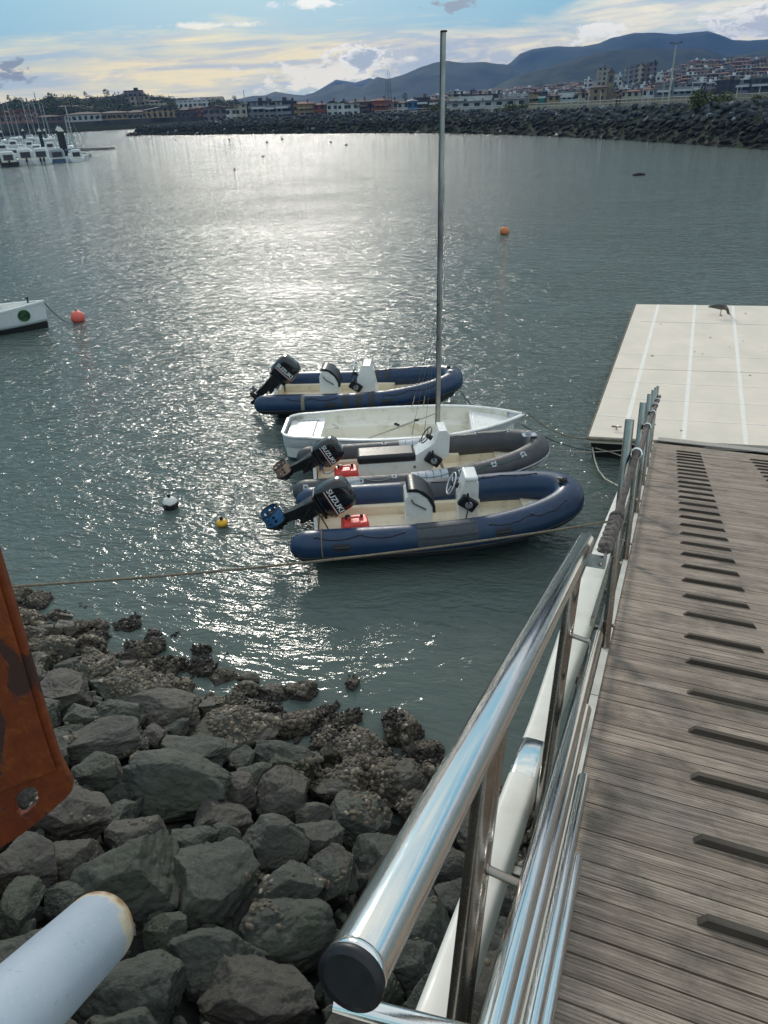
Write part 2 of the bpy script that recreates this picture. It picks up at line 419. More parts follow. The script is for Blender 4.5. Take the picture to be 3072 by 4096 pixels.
# handrail tube on two big slotted posts
mb = MB(); A = Vector((-.175, -14.18, .806)); B = Vector((-.165, -11.55, .737)); dr = (B - A).normalized()
mb.tube([A, B], .0415, 40, caps=True); ht = mb.build('handrail', steel, gw)
MB().lathe([(.0435, -.004), (.0445, 0), (.0445, .008), (.036, .0085), (.0360, .0088)], A, -dr, 40).build('end_cap', black_plastic, ht)
MB().lathe([(.0418, 0), (.0425, .001), (.0425, .012), (.0418, .013)], A + dr * .004, dr, 40).build('cap_collar', steel, ht)
for yy, dx in ((-13.38, 0.), (-11.78, 0.)):
    ztop = A.z + (yy - A.y) / (B.y - A.y) * (B.z - A.z) - .036
    slotted_post(yy, -.85, ztop, -.172, .125, .052, [(.44, .66), (-.2, .34)] if yy < -13 else [(-.15, .30), (.40, .62)], steel_dull, 'rail_post', gw)
    mb = MB(); mb.tube([(-.155, yy, .36), (-.045, yy, .345)], .011, 12)
    mb.lathe([(.011, 0), (.017, .004), (.013, .012)], (-.153, yy, .36), (1, 0, .3), 12); mb.build('rail_stub', steel_dull, gw)
for x_, z_, y1, r_ in ((-.045, .345, -11.67, .027), (-.030, .205, -12.13, .025), (.013, .080, -12.42, .022), (.039, .045, -12.82, .020)):
    o_ = MB().tube([(x_, -16.5, z_), (x_, y1 - .01, z_), (x_, y1, z_)], [r_, r_, r_ * .85], 26).build('lower_rail', steel, gw)
# bracket that holds the rope end
mb = MB(); mb.box((-.105, -11.68, .690), (.10, .060, .045)); mb.box((-.062, -11.665, .722), (.012, .075, .03))
br = mb.build('rope_bracket', mat('cast_bracket', (.45, .44, .43), .38, .8, .2, 30.), gw)
MB().lathe([(.010, 0), (.010, .008), (.004, .012)], (-.075, -11.711, .690), (0, -1, 0), 6).build('bolt', steel_dull, br)
mb = MB(); mb.tube([(-.297, -13.93, .45), (.05, -13.87, .45)], .0175, 20); mb.build('cross_tube', steel, gw)

# thick rope threaded through the rings
def rope_mat(name, base, base2, tw=120.):
    m = bpy.data.materials.new(name); m.use_nodes = True; t = NT(m.node_tree); t.n.clear()
    o = t.node('ShaderNodeTexCoord').outputs['Object']
    c_ = t.mix(t.mr(t.noise(o, 40., 5, .7), .35, .65), base, base2)
    p = t.node('ShaderNodeBsdfPrincipled', Base__Color=c_, Roughness=.9, Normal=t.node('ShaderNodeBump', Height=t.noise(o, 300., 3), Strength=.6, Distance=.002))
    t.node('ShaderNodeOutputMaterial', Surface=p); return m
def laid_rope(mb, pts, r, pitch, strands=3, n=6, step=None):
    """twisted strands round a path"""
    P = [Vector(p) for p in pts]; L = [0]
    for a, b in zip(P, P[1:]): L.append(L[-1] + (b - a).length)
    step = step or pitch / 9; N = max(2, int(L[-1] / step)); path = []; j = 0
    for i in range(N + 1):
        s_ = L[-1] * i / N
        while j < len(L) - 2 and L[j + 1] < s_: j += 1
        path.append((s_, P[j].lerp(P[j + 1], (s_ - L[j]) / max(1e-6, L[j + 1] - L[j]))))
    up = Vector((0, 0, 1))
    for k in range(strands):
        q = []
        for i, (s_, p) in enumerate(path):
            d = (path[min(i + 1, N)][1] - path[max(i - 1, 0)][1]).normalized(); sd_ = d.cross(up).normalized(); u2 = sd_.cross(d)
            t = 2 * math.pi * (s_ / pitch + k / strands); q.append(p + (sd_ * math.cos(t) + u2 * math.sin(t)) * r * .52)
        mb.tube(q, r * .56, n)
    return mb
ROPE = rope_mat('weathered_rope', (.19, .155, .14), (.10, .08, .072))
mb = MB(); rp = [(-.07, -11.66, .745)]
ring = [(-.018, yy, 1.10 - .024 * i) for i, (yy, h) in enumerate(posts)]
full = sag(rp[0], ring[0], .035, 14)
for a, b in zip(ring, ring[1:]): full += sag(a, b, .05, 12)[1:]
laid_rope(mb, full, .0185, .034, 3, 6, .006)
rope_o = thing('handrail_rope', None, 'thick grey twisted rope strung along the slotted gangway posts', 'rope', M=GM)
mb.build('laid_rope', ROPE, rope_o)
mb = MB()    # the spliced thicker piece by the bracket
sp = [full[i] for i in range(0, 6)]
for k in range(4):
    q = []
    for i in range(70):
        u = i / 69 * (len(sp) - 1); a = min(int(u), len(sp) - 2); p = Vector(sp[a]).lerp(Vector(sp[a + 1]), u - a)
        t = 2 * math.pi * (i / 17. + k / 4); rr = .0195 * (1 + .25 * math.sin(i * .9 + k)); q.append(p + Vector((math.cos(t) * rr, 0, math.sin(t) * rr)))
    mb.tube(q, .0125, 7)
mb.build('splice', ROPE, rope_o)
mb = MB(); mb.lathe([(.02, -.015), (.034, -.012), (.035, .012), (.02, .016)], sp[-1], Vector(sp[-1]) - Vector(sp[-2]), 12); mb.build('whipping', mat('dark_twine', (.05, .045, .04), .9, bump=.003, bscale=200), rope_o)

# ------------------------------------------------------------------ floating pontoon
pc = atz(2355, 1745, .5); ptl = atz(2545, 1217, .5); pnr = atz(3068, 1783, .5)
ex = (pnr - pc).normalized(); ey = Vector((-ex.y, ex.x, 0)); PT = ptl - pc; PL = PT.dot(ey); SK = PT.dot(ex) / PL; PW = 7.2
PM = Matrix(((ex.x, ey.x, 0, pc.x), (ex.y, ey.y, 0, pc.y), (0, 0, 1, 0), (0, 0, 0, 1)))
pont = thing('pontoon', None, 'pale concrete floating pontoon at the foot of the gangway', 'pontoon', M=PM)
conc = mat('pale_concrete', (.80, .685, .575), .8, 0, .2, 1.3, base2=(.66, .60, .50), mask=(.35, .75), bump=.0015, bscale=30, rnd=0)
def pquad(mb, z, x0=0., x1=PW, y0=0., y1=None, cut=0.):
    y1 = PL if y1 is None else y1
    return [(x0 + SK * y0, y0, z), (x1 + SK * y0, y0, z), (x1 + SK * y1, y1, z), (x0 + SK * y1, y1, z)]
mb = MB(); a = pquad(mb, .5, cut=.0); b = pquad(mb, .36)
mb.loft([[Vector(p) for p in b], [Vector(p) for p in a]], True, True, False); slab = mb.build('slab', conc, pont)
mb = MB(); a = pquad(mb, .355, .05, PW - .05, .05, PL - .05); b = pquad(mb, -.3, .15, PW - .15, .15, PL - .15)
mb.loft([[Vector(p) for p in b], [Vector(p) for p in a]], True, True, False); mb.build('float_body', mat('black_float', (.016, .016, .014), .8, 0, .4, 9., bump=.01, bscale=20), pont)
mb = MB()
mb.tube([(-.02, -.02, .47), (-.03 + SK * PL, PL, .47)], .022, 8); mb.tube([(-.02, -.025, .455), (2.2, -.03, .455)], .03, 8)
mb.tube([(-.01 + SK * PL, PL + .02, .47), (PW + SK * PL, PL + .02, .47)], .02, 8)
mb.build('edge_fender', mat('old_wood_fender', (.20, .17, .12), .85, 0, .5, 9.), pont)
wl = mat('white_line', (.90, .85, .77), .7, 0, .15, 14.)
Pi = PM.inverted()
def pline(pa, pb, wd, m_=wl, name='painted_line', z=.5025):
    a, b = [Pi @ atz(*q, .5) for q in (pa, pb)]
    d = (b - a); d.z = 0; s_ = Vector((-d.y, d.x, 0)).normalized() * wd / 2
    mb = MB(); vs = [a - s_, b - s_, b + s_, a + s_]
    for q in vs: q.y = min(max(q.y, .005), PL - .005); q.x = min(max(q.x, SK * q.y + .005), SK * q.y + PW - .005)
    z0 = z
    top = [Vector((q.x, q.y, z0)) for q in vs]; bt = [Vector((q.x, q.y, z0 - .0024)) for q in vs]
    mb.loft([bt, top], True, True, False); mb.build(name, m_, pont)
for pa, pb in (((2508, 1690), (2632, 1215)), ((2735, 1757), (2780, 1220)), ((2985, 1779), (2931, 1224)), ((3230, 1800), (3085, 1230))): pline(pa, pb, .085)
seam = mat('slab_seam', (.42, .39, .33), .9)
for a, b, wd, m_ in (((2390, 1661), (3072, 1701), .03, wl), ((2420, 1589), (3072, 1622), .025, wl), ((2438, 1525), (3072, 1552), .02, wl), ((2458, 1473), (3072, 1493), .018, seam), ((2477, 1415), (3072, 1435), .02, wl), ((2560, 1286), (3072, 1300), .018, seam)):
    pline(a, b, wd, m_, 'slab_joint', .5045 if m_ is wl else .5035)
tag(MB().box((0, 0, 0), (2.3, .16, .02), tr(*(GM @ Vector((1.22, .12, 0)))[:2], .535) @ Matrix.Rotation(-math.atan2(-GX.y, GX.x), 4, 'Z')).build('landing_plate', mat('ribbed_plate', (.40, .37, .33), .6, .3, .2, 20.)), 'flat grey metal plate where the gangway meets the pontoon', 'metal plate')
rs = random.Random(3)
sp_ = mat('dark_scuff', (.30, .27, .22), .9)
for k in range(46):
    x_, y_ = rs.uniform(.3, PW - .3), rs.uniform(.3, PL - .3); rr_ = rs.uniform(.012, .045); x_ += SK * y_; q = [(x_ + rr_ * rs.uniform(.5, 1.3) * math.cos(t_ * .9), y_ + rr_ * rs.uniform(.6, 2.2) * math.sin(t_ * .9)) for t_ in range(7)]
    MB().prism(q, .5015, .5062).build('bird_dropping' if k % 2 else 'scuff', wl if k % 2 else sp_, slab)
MB().tube([(.55, .4, .505), (.55, .4, .56), (.45, .4, .57), (.65, .4, .57)], .02, 6).build('cleat', steel_dull, pont)
# gull on the pontoon
gp = atz(2876, 1262, .5)
gull = thing('gull', (gp.x, gp.y, .502), 'grey young gull with its head lowered, standing on the far edge of the pontoon', 'gull')
gm_ = mat('gull_plumage', (.16, .145, .13), .85, 0, .5, 22., base2=(.06, .055, .05), bump=.004, bscale=90)
mb = MB(); sp_ = [(-.30, .215, .012), (-.24, .225, .03), (-.15, .235, .055), (-.05, .235, .075), (.05, .225, .078), (.12, .205, .058), (.165, .165, .040), (.19, .125, .034), (.205, .085, .036), (.225, .055, .030), (.245, .04, .016)]
mb.tube([(x_, 0, z_) for x_, z_, r_ in sp_], [r_ for *_, r_ in sp_], 14, flat=.8); mb.build('body', gm_, gull)
mb = MB(); mb.tube([(.24, 0, .042), (.275, 0, .026), (.30, 0, .008)], [.011, .009, .003], 8); mb.build('beak', black_plastic, gull)
for s_ in (-1, 1):
    mb = MB(); mb.tube([(-.27, s_ * .03, .235), (-.12, s_ * .062, .262), (.06, s_ * .060, .25)], [.006, .022, .02], 8); mb.build('wing', mat('gull_wing', (.07, .065, .06), .85), gull)
    mb = MB(); mb.tube([(.02, s_ * .03, .17), (.03, s_ * .032, .09), (.025, s_ * .032, .006)], [.009, .006, .005], 6); mb.box((.045, s_ * .032, .005), (.06, .035, .006)); mb.build('leg', mat('gull_leg', (.30, .22, .18), .7), gull)
gull.matrix_basis = gull.matrix_basis @ Matrix.Rotation(R(-18), 4, 'Z') @ Matrix.Scale(1.15, 4)
# ------------------------------------------------------------------ boats
BLUE = mat('navy_inflatable_fabric', (.013, .040, .098), .36, 0, .22, 5., bump=.0006, bscale=120, spec=.45)
GREY = mat('charcoal_inflatable_fabric', (.062, .064, .072), .52, 0, .25, 5., bump=.0006, bscale=120)
PATCH = mat('dark_patch', (.030, .034, .040), .6, 0, .3, 20.)
LPATCH = mat('pale_grey_patch', (.46, .50, .54), .6, 0, .2, 20.)
RUB = mat('rub_strake', (.022, .023, .026), .5, 0, .3, 20.)
LRUB = mat('pale_rub_strake', (.42, .44, .47), .6, 0, .3, 20.)
GEL = mat('cream_gelcoat', (.80, .71, .54), .38, 0, .2, 4., base2=(.48, .40, .28), mask=(.52, .8))
GELW = mat('white_gelcoat', (.82, .82, .79), .3, 0, .16, 4., base2=(.58, .56, .50), mask=(.52, .8))
HULLG = mat('dark_hull', (.028, .030, .034), .5, 0, .3, 4.)
VINYL = mat('black_vinyl', (.022, .022, .026), .38, 0, .3, 14., bump=.0008, bscale=50)
COWL = mat('gloss_black_cowl', (.0075, .0075, .0095), .16, 0, .2, 5., coat=.6)
MOTOR = mat('matt_black_motor', (.012, .012, .014), .42, 0, .3, 20., bump=.001, bscale=60)
WHITE = mat('white_letter', (.80, .80, .80), .5)
REDL = mat('red_stripe', (.35, .02, .03), .5)
RED = mat('red_fuel_tank', (.80, .075, .06), .4, 0, .2, 9.)
LINE = rope_mat('dark_line', (.035, .036, .045), (.015, .015, .02))
PALEL = rope_mat('pale_line', (.42, .40, .34), (.25, .22, .17))
GREENL = rope_mat('green_line', (.06, .20, .16), (.04, .10, .09))
TANL = rope_mat('tan_line', (.27, .23, .17), (.14, .12, .085))

def outboard(parent, pos, tilt, scale=1., guard='blue', bare=False):
    """outboard motor, upright axis through the transom top, then tilted about it"""
    M = tr(*pos) @ rot('Y', tilt) @ Matrix.Scale(scale, 4)
    def B(mb, n, m, par=parent, label=None):
        mb.v = [tuple(M @ Vector(v)) for v in mb.v]; return mb.build(n, m, par, label=label)
    # cowl
    rings = []
    for z, fx_, bx, wy in ((.18, .13, -.22, .105), (.215, .19, -.27, .150), (.25, .21, -.29, .165), (.42, .215, -.30, .170), (.56, .20, -.285, .165), (.63, .175, -.255, .150), (.67, .12, -.20, .115), (.685, .05, -.12, .06)):
        cx = (fx_ + bx) / 2; hx = (fx_ - bx) / 2; q = []
        for k in range(28):
            t = 2 * math.pi * k / 28; c_, s_ = math.cos(t), math.sin(t)
            q.append(Vector((cx + hx * math.copysign(abs(c_) ** .55, c_), wy * math.copysign(abs(s_) ** .55, s_), z)))
        rings.append(q)
    mot = MB().loft(rings); cw = B(mot, 'motor', COWL)
    mb = MB(); mb.rbox((-.04, 0, .17), (.40, .29, .035), .012); B(mb, 'cowl_seam', MOTOR, cw)
    mb = MB()
    mb.rbox((-.05, 0, .08), (.25, .20, .20), .03)
    mb.loft([[Vector((x_, y_, z)) for x_, y_ in ((a, -w_), (a, w_), (b, w_), (b, -w_))] for z, a, b, w_ in ((.02, .06, -.17, .085), (-.20, .0, -.16, .055), (-.38, -.02, -.17, .035), (-.42, -.02, -.20, .03))], True, True, False)
    mb.box((.02, 0, -.08), (.10, .22, .20)); mb.box((.05, 0, -.02), (.12, .26, .05))
    mb.tube([(.06, -.10, -.2), (-.10, -.09, .05)], .018, 8); mb.tube([(.06, .10, -.2), (-.10, .09, .05)], .018, 8)
    B(mb, 'leg', MOTOR, cw)
    mb = MB(); mb.box((-.16, 0, -.40), (.30, .15, .012))
    prof = [(.004, .06), (.035, .02), (.05, -.04), (.052, -.16), (.038, -.24), (.02, -.26)]
    mb.lathe([(r_, h) for r_, h in prof], (.0, 0, -.52), (1, 0, 0), 14)
    mb.box((-.06, 0, -.47), (.14, .03, .12)); mb.prism([(.06, -.56), (-.10, -.56), (-.12, -.70), (-.05, -.70)], -.008, .008, lambda u, v, w_: Vector((u, w_, v)))
    for k in range(3):
        Mr = tr(-.20, 0, -.52) @ rot('X', 120 * k + 20); pts = [(.02, .02, .03), (-.03, .05, .12), (-.03, -.02, .14), (.01, -.05, .06)]
        mb.loft([[Mr @ Vector((x_ + d, y_, z_)) for x_, y_, z_ in pts] for d in (-.004, .004)], True, True, False)
    B(mb, 'gearcase', MOTOR, cw)
    if guard:
        gm2 = mat('prop_guard_' + guard, {'blue': (.035, .15, .34), 'copper': (.52, .36, .28), 'dark': (.02, .02, .022)}[guard], .45, .0 if guard == 'blue' else .4, .3, 15.)
        for (r_, x0, x1, m_) in ((.155, -.10, -.30, gm2),):
            mb = MB(); nA, nX = 30, 9
            def P(i, j, rr): t = 2 * math.pi * (i % nA) / nA; return Vector((x0 + (x1 - x0) * j / nX, rr * math.cos(t), -.52 + rr * math.sin(t)))
            for i in range(nA):
                for j in range(nX):
                    if (i % 3 == 1 and j in (2, 3, 5, 6)) and (i // 3) % 4 != 3: continue
                    mb.add([P(i, j, r_), P(i + 1, j, r_), P(i + 1, j + 1, r_), P(i, j + 1, r_)], [(0, 1, 2, 3)], True)
                    mb.add([P(i, j, r_ - .008), P(i + 1, j, r_ - .008), P(i + 1, j + 1, r_ - .008), P(i, j + 1, r_ - .008)], [(3, 2, 1, 0)], True)
            B(mb, 'prop_guard', gm2, cw)
            mb = MB()
            for xx in (x0, x1): mb.tube([(xx, r_ * math.cos(t * math.pi / 14), -.52 + r_ * math.sin(t * math.pi / 14)) for t in range(28)], .011, 8, closed=True)
            for t in range(4): mb.box((x0 + .05, r_ * .5 * math.cos(t * 1.57 + .4), -.52 + r_ * .5 * math.sin(t * 1.57 + .4)), (.012, .02 + abs(math.cos(t * 1.57 + .4)) * r_, .02 + abs(math.sin(t * 1.57 + .4)) * r_))
            B(mb, 'guard_ring', MOTOR, cw)
    # lettering on both sides, reading stern to bow on the right hand side
    for s_ in (-1, 1):
        Mt = M @ tr(-.045, s_ * .1715, .43) @ rot('X', 90) @ (Matrix.Identity(4) if s_ < 0 else rot('Y', 180))
        text_mesh('SUZUKI', .115, Mt, .002, WHITE, cw, off=.0022, xs=1.02)
        mb = MB(); mb.box((-.045, s_ * .1712, .36), (.40, .004, .010)); B(mb, 'stripe', WHITE, cw)
        mb = MB(); mb.box((-.045, s_ * .1712, .345), (.40, .004, .008)); B(mb, 'stripe', REDL, cw)
    mb = MB(); mb.box((.213, 0, .30), (.012, .20, .05)); B(mb, 'red_badge', REDL, cw)
    return cw

def rib(name, label, loc, rz, L, hb, r, fabric, v, group=None, pitch=0., roll=0.):
    root = thing(name, None, label, 'inflatable boat', group, M=tr(*loc) @ Matrix.Rotation(rz, 4, 'Z') @ rot('Y', pitch) @ rot('X', roll))
    zt = .40; xs = .50 * L; n = 26
    def cl(t):   # centreline 0 (starboard stern) .. 1 (port stern)
        s_ = -1 if t < .5 else 1; u = 1 - abs(t - .5) * 2   # 0 at stern, 1 at bow
        split = .46
        if u < split: x_ = xs * u / split; y_ = hb
        else:
            a = (u - split) / (1 - split) * math.pi / 2; ex_ = .86
            x_ = xs + (L - r - xs) * math.sin(a); y_ = hb * math.cos(a) ** ex_
        up = max(0, (x_ - .35 * L) / (.65 * L)); return Vector((x_, s_ * y_, zt + .31 * up ** 1.8))
    N = 72; path = [cl(i / N) for i in range(N + 1)]
    path[N // 2].y = 0
    rad = [r * (1 + .12 * max(0, (p.x / L - .6)) ) for p in path]
    # rounded stern cones
    pre = [path[0] + Vector((-.30, 0, 0)), path[0] + Vector((-.285, 0, 0)), path[0] + Vector((-.24, 0, 0)), path[0] + Vector((-.16, 0, 0)), path[0] + Vector((-.07, 0, 0))]
    pr = [.03, .09, .155, .20, r]
    post = [p.copy() for p in pre[::-1]]
    for p in post: p.y = -p.y
    mb = MB(); mb.tube(pre + path + post, pr + rad + pr[::-1], 28, True)
    tb = mb.build('tube', fabric, root)
    full = pre + path + post; frad = pr + rad + pr[::-1]
    def frame(i):
        a, b = full[max(i - 1, 0)], full[min(i + 1, len(full) - 1)]; d = (b - a).normalized()
        o = Vector((d.y, -d.x, 0)).normalized(); return full[i], d, o, Vector((0, 0, 1))     # o = outwards
    def onsurf(x_, side, ang, off=.0):
        """point on the tube at station x, side -1 starboard / +1 port; ang 0 outwards, 90 top, 180 inwards"""
        rng = range(0, len(full) // 2 + 1) if side < 0 else range(len(full) // 2, len(full))
        i = min(rng, key=lambda k: abs(full[k].x - x_)); nxt = i + 1 if i + 1 < len(full) else i
        p, d, o, u = frame(i)
        p2 = full[i].copy(); p2.x = x_ if abs(d.x) > .6 else p2.x
        return p2 + (o * math.cos(R(ang)) + u * math.sin(R(ang))) * (frad[i] + off)
    def band(x0, x1, side, a0, a1, m_, name_, off=.004, na=14, nx=10, par=None):
        mb = MB(); g = [[onsurf(x0 + (x1 - x0) * i / nx, side, a0 + (a1 - a0) * j / na, off) for j in range(na + 1)] for i in range(nx + 1)]
        g2 = [[onsurf(x0 + (x1 - x0) * i / nx, side, a0 + (a1 - a0) * j / na, -.004) for j in range(na + 1)] for i in range(nx + 1)]
        mb.loft(g, False, False); mb.loft(g2, False, False)
        mb.loft([g[0], g2[0]], False, False); mb.loft([g[-1], g2[-1]], False, False)
        mb.loft([[q[0] for q in g], [q[0] for q in g2]], False, False); mb.loft([[q[-1] for q in g], [q[-1] for q in g2]], False, False)
        return mb.build(name_, m_, par or tb)
    def strake(ang, rr, m_, name_='rub_strake'):
        q = []
        for i in range(3, len(full) - 3):
            p, d, o, u = frame(i); q.append(p + (o * math.cos(R(ang)) + u * math.sin(R(ang))) * (frad[i] + .002))
        MB().tube(q, rr, 8).build(name_, m_, tb)
    def sweep_band(a0, a1, off, m_, name_, na=8):
        g = []
        for i in range(2, len(full) - 2):
            p, d, o, u = frame(i); g.append([p + (o * math.cos(R(a)) + u * math.sin(R(a))) * (frad[i] + (off if 0 < j_ < na else -.003)) for j_, a in enumerate([a0 + (a1 - a0) * q / na for q in range(na + 1)])])
        MB().loft(g, False, False).build(name_, m_, tb)
    def along(xa, xb, side, ang, rr, m_, name_, sags=1, par=None, wob=8, off=.008, k0=None):
        q = []; K = k0 or 8 * sags
        for i in range(K + 1):
            u = i / K; f_ = (u * sags) % 1 if i < K else 0
            q.append(onsurf(xa + (xb - xa) * u, side, ang - wob * 4 * f_ * (1 - f_), off))
        return MB().tube(q, rr, 6).build(name_, m_, par or tb)
    # hull under the tubes
    mb = MB(); rings = []
    for k in range(15):
        x_ = .02 * L + (.955 * L - .02 * L) * k / 14; p = cl(.5 * (1 - 0)) if 0 else None
        # half beam at this station
        yb = 0
        for q in path[:N // 2 + 1]:
            if q.x <= x_: yb = abs(q.y)
        yb = max(.02, yb - .02); e = max(0, (x_ / L - .5) / .5); zk = -.16 + .56 * e ** 2.6; zc = .20 + .22 * e ** 1.8
        rings.append([Vector((x_, -yb, zc + .03)), Vector((x_, -yb * .82, zc - .12)), Vector((x_, 0, min(zk, zc - .06))), Vector((x_, yb * .82, zc - .12)), Vector((x_, yb, zc + .03))])
    mb.loft(rings, False, False, False); mb.build('hull', v.get('hull', HULLG), root)
    # inner liner : floor + inner wall
    out = []
    for q in path[:N // 2 + 1]:
        if q.x < .16: continue
        out.append((min(q.x, L - r * 1.9), max(0., abs(q.y) - r * .80)))
    out = [(x_, y_) for x_, y_ in out if y_ > .05]
    poly = [(.14, out[0][1])] + out; fl = .23
    rt = [Vector((x_, -y_, fl)) for x_, y_ in poly] + [Vector((x_, y_, fl)) for x_, y_ in poly[::-1]]
    up_ = [Vector((p.x, p.y * 1.06, .40 + .15 * max(0, p.x / L - .45))) for p in rt]
    mb = MB(); mb.add(rt, [tuple(range(len(rt)))]); mb.loft([up_, rt], True, False, False)
    ln = mb.build('cockpit_liner', GEL, root)
    mb = MB(); xb0 = .79 * L
    bw = [(x_, y_ * 1.0) for x_, y_ in poly if x_ > xb0]
    if bw:
        bw = [(xb0, bw[0][1] + .03)] + bw
        rt = [Vector((x_, -y_, .43)) for x_, y_ in bw] + [Vector((x_, y_, .43)) for x_, y_ in bw[::-1]]
        lo = [Vector((p.x, p.y, .16)) for p in rt]; mb.loft([lo, rt], True, True, False); bl_ = mb.build('bow_locker', GEL, root)
        MB().rbox((xb0 + .28, 0, .437), (.34, bw[0][1] * 1.1, .02), .02).build('locker_lid', GELW, bl_)
    mb = MB(); mb.prism([(-hb + .1, .05), (hb - .1, .05), (hb - .1, .40), (.20, .40), (.16, .56), (-.16, .56), (-.20, .40), (-hb + .1, .40)], .06, .12, lambda u, q, w_: Vector((w_, u, q)))
    mb.build('transom', GELW, root)
    for s_ in (-1, 1):     # side benches as low steps in the liner
        MB().rbox((.34 * L, s_ * (hb - r - .02), .29), (.60 * L, .12, .24), .02).build('liner_step', GEL, ln)
    strake(-6 if v['st'] == 'light' else -22, .018, v['rub']); strake(-24 if v['st'] == 'light' else -40, .016, v['rub'])
    if v['st'] == 'dark': sweep_band(-95, -16, .006, v['rub'], 'lower_band')
    else: sweep_band(-95, -30, .005, GREY, 'lower_band')
    root_fn = dict(onsurf=onsurf, band=band, along=along, tb=tb, root=root, L=L, hb=hb, r=r)
    return root, root_fn

def handle(F_, x_, side, ang, m_, ln=.19, pad=None):
    a = F_['onsurf'](x_, side, ang, .012); b = F_['onsurf'](x_ + ln, side, ang, .012)
    if pad: F_['band'](x_ - .03, x_ + ln + .03, side, ang - 14, ang + 14, pad, 'handle_pad', .005, 4, 3)
    mb = MB(); mid = [a.lerp(b, t) + (F_['onsurf'](x_ + ln * t, side, ang, .03) - F_['onsurf'](x_ + ln * t, side, ang, .012)) * (1 if .1 < t < .9 else 0) for t in (0, .12, .3, .5, .7, .88, 1)]
    mb.tube(mid, .018, 8, flat=1.); mb.build('handle', m_, F_['tb'])
def wheel(parent, c, nrm, r, m_, rim=.012, spokes=3):
    d, a, b = basis(nrm); c = Vector(c); mb = MB()
    mb.tube([c + (a * math.cos(t * math.pi / 16) + b * math.sin(t * math.pi / 16)) * r for t in range(32)], rim, 8, closed=True)
    wr = mb.build('steering_wheel', m_, parent)
    mb = MB()
    for k in range(spokes): t = 2 * math.pi * k / spokes + .5; mb.tube([c - d * .03, c + (a * math.cos(t) + b * math.sin(t)) * r], .007, 6)
    mb.build('spoke', m_, wr)
    mb = MB(); mb.lathe([(.03, .0), (.04, -.02), (.045, -.08), (.05, -.12)], c - d * .0, d, 14); mb.build('hub', black_plastic, wr); return wr
def throttle(parent, c, s_=-1, flip=1):
    c = Vector(c); M = tr(*c) @ rot('Y', 35 * flip)
    mb = MB(); mb.rbox((0, 0, 0), (.30, .09, .20), .02, M); tb_ = mb.build('throttle_box', black_plastic, parent)
    mb = MB(); mb.lathe([(.060, 0), (.062, .02), (.05, .03)], M @ Vector((.01, s_ * .045, .0)), (0, s_, 0), 20); mb.lathe([(.028, .0301), (.026, .04)], M @ Vector((.01, s_ * .045, .0)), (0, s_, 0), 14); mb.build('dial', mat('grey_dial', (.30, .31, .32), .4, .3), tb_)
    mb = MB(); mb.tube([M @ Vector((.01, s_ * .07, 0)), M @ Vector((-.10, s_ * .085, .12)), M @ Vector((-.14, s_ * .07, .17))], [.014, .014, .020], 8); mb.build('lever', black_plastic, tb_); return tb_
def fuel_tank(label, M, sc=1.):
    o = thing('fuel_tank', None, label, 'fuel tank', 'red fuel tanks in the inflatables', M=M)
    mb = MB(); mb.loft([[Vector((sx * (w_ + (0)), sy * l, z)) for sx, sy in ((-1, -1), (-.72, -1.07), (.72, -1.07), (1, -1), (1.05, -.7), (1.05, .7), (1, 1), (.72, 1.07), (-.72, 1.07), (-1, 1), (-1.05, .7), (-1.05, -.7))] for w_, l, z in ((.165, .125, 0), (.18, .14, .02), (.18, .14, .12), (.172, .134, .135), (.178, .138, .15), (.172, .13, .22), (.15, .105, .245))])
    bd = mb.build('body', RED, o)
    MB().tube([(-.10, -.02, .24), (-.09, -.02, .285), (.06, -.02, .285), (.07, -.02, .24)], .014, 8).build('grip', RED, bd)
    MB().lathe([(.042, 0), (.044, .03), (.034, .042)], (-.09, .05, .243), (0, 0, 1), 12).build('cap', black_plastic, o)
    MB().lathe([(.022, 0), (.022, .035), (.012, .05)], (.10, .04, .243), (0, 0, 1), 10).build('fuel_gauge', black_plastic, o)
    return o

# --- near navy inflatable
L = 4.55
nr, NF = rib('inflatable_boat', 'nearest navy inflatable with blue propeller guard and white steering wheel', (-1.23, 10.24, .06), R(.9), L, .735, .25, BLUE, dict(rub=RUB, st='dark'), 'inflatable dinghies moored side by side', roll=0)
NF['band'](1.72, 2.66, -1, 2, 150, mat('grey_wear_patch', (.052, .062, .078), .6, 0, .2, 20.), 'wear_patch')
for a in (28, 72, 110): NF['band'](1.72, 2.66, -1, a, a + 7, PATCH, 'patch_stripe', .0065, 3)
NF['band'](1.55, 2.5, 1, 60, 165, mat('grey_wear_patch', (.052, .062, .078), .6), 'wear_patch')
handle(NF, .42, -1, 18, RUB, .22, PATCH); handle(NF, 2.95, -1, 18, RUB, .20, PATCH)
NF['along'](.12, 1.52, -1, 62, .0075, LINE, 'grab_line', 2, wob=16); NF['along'](2.85, 4.05, -1, 55, .0075, LINE, 'grab_line', 2, wob=14)
NF['along'](2.1, 3.9, 1, 100, .0075, LINE, 'grab_line', 3, wob=-8)
for x_, s_, a in ((.12, -1, 62), (.8, -1, 62), (1.52, -1, 62), (2.85, -1, 55), (3.5, -1, 55), (4.05, -1, 55), (2.1, 1, 100), (3.0, 1, 100)):
    p = NF['onsurf'](x_, s_, a, -.004); q = NF['onsurf'](x_, s_, a, .01); MB().lathe([(.022, 0), (.022, .008), (.010, .016)], p, q - p, 10).build('line_eye', RUB, NF['tb'])
p = Vector((L - .34, 0, .40 + .31 + .205)); MB().rbox((p.x, 0, p.z), (.20, .15, .012), .02).build('bow_pad', PATCH, NF['tb'])
MB().lathe([(.07, 0), (.07, .02), (.055, .05), (.02, .06)], (p.x, 0, p.z), (0, 0, 1), 16).build('bow_fitting', black_plastic, NF['tb'])
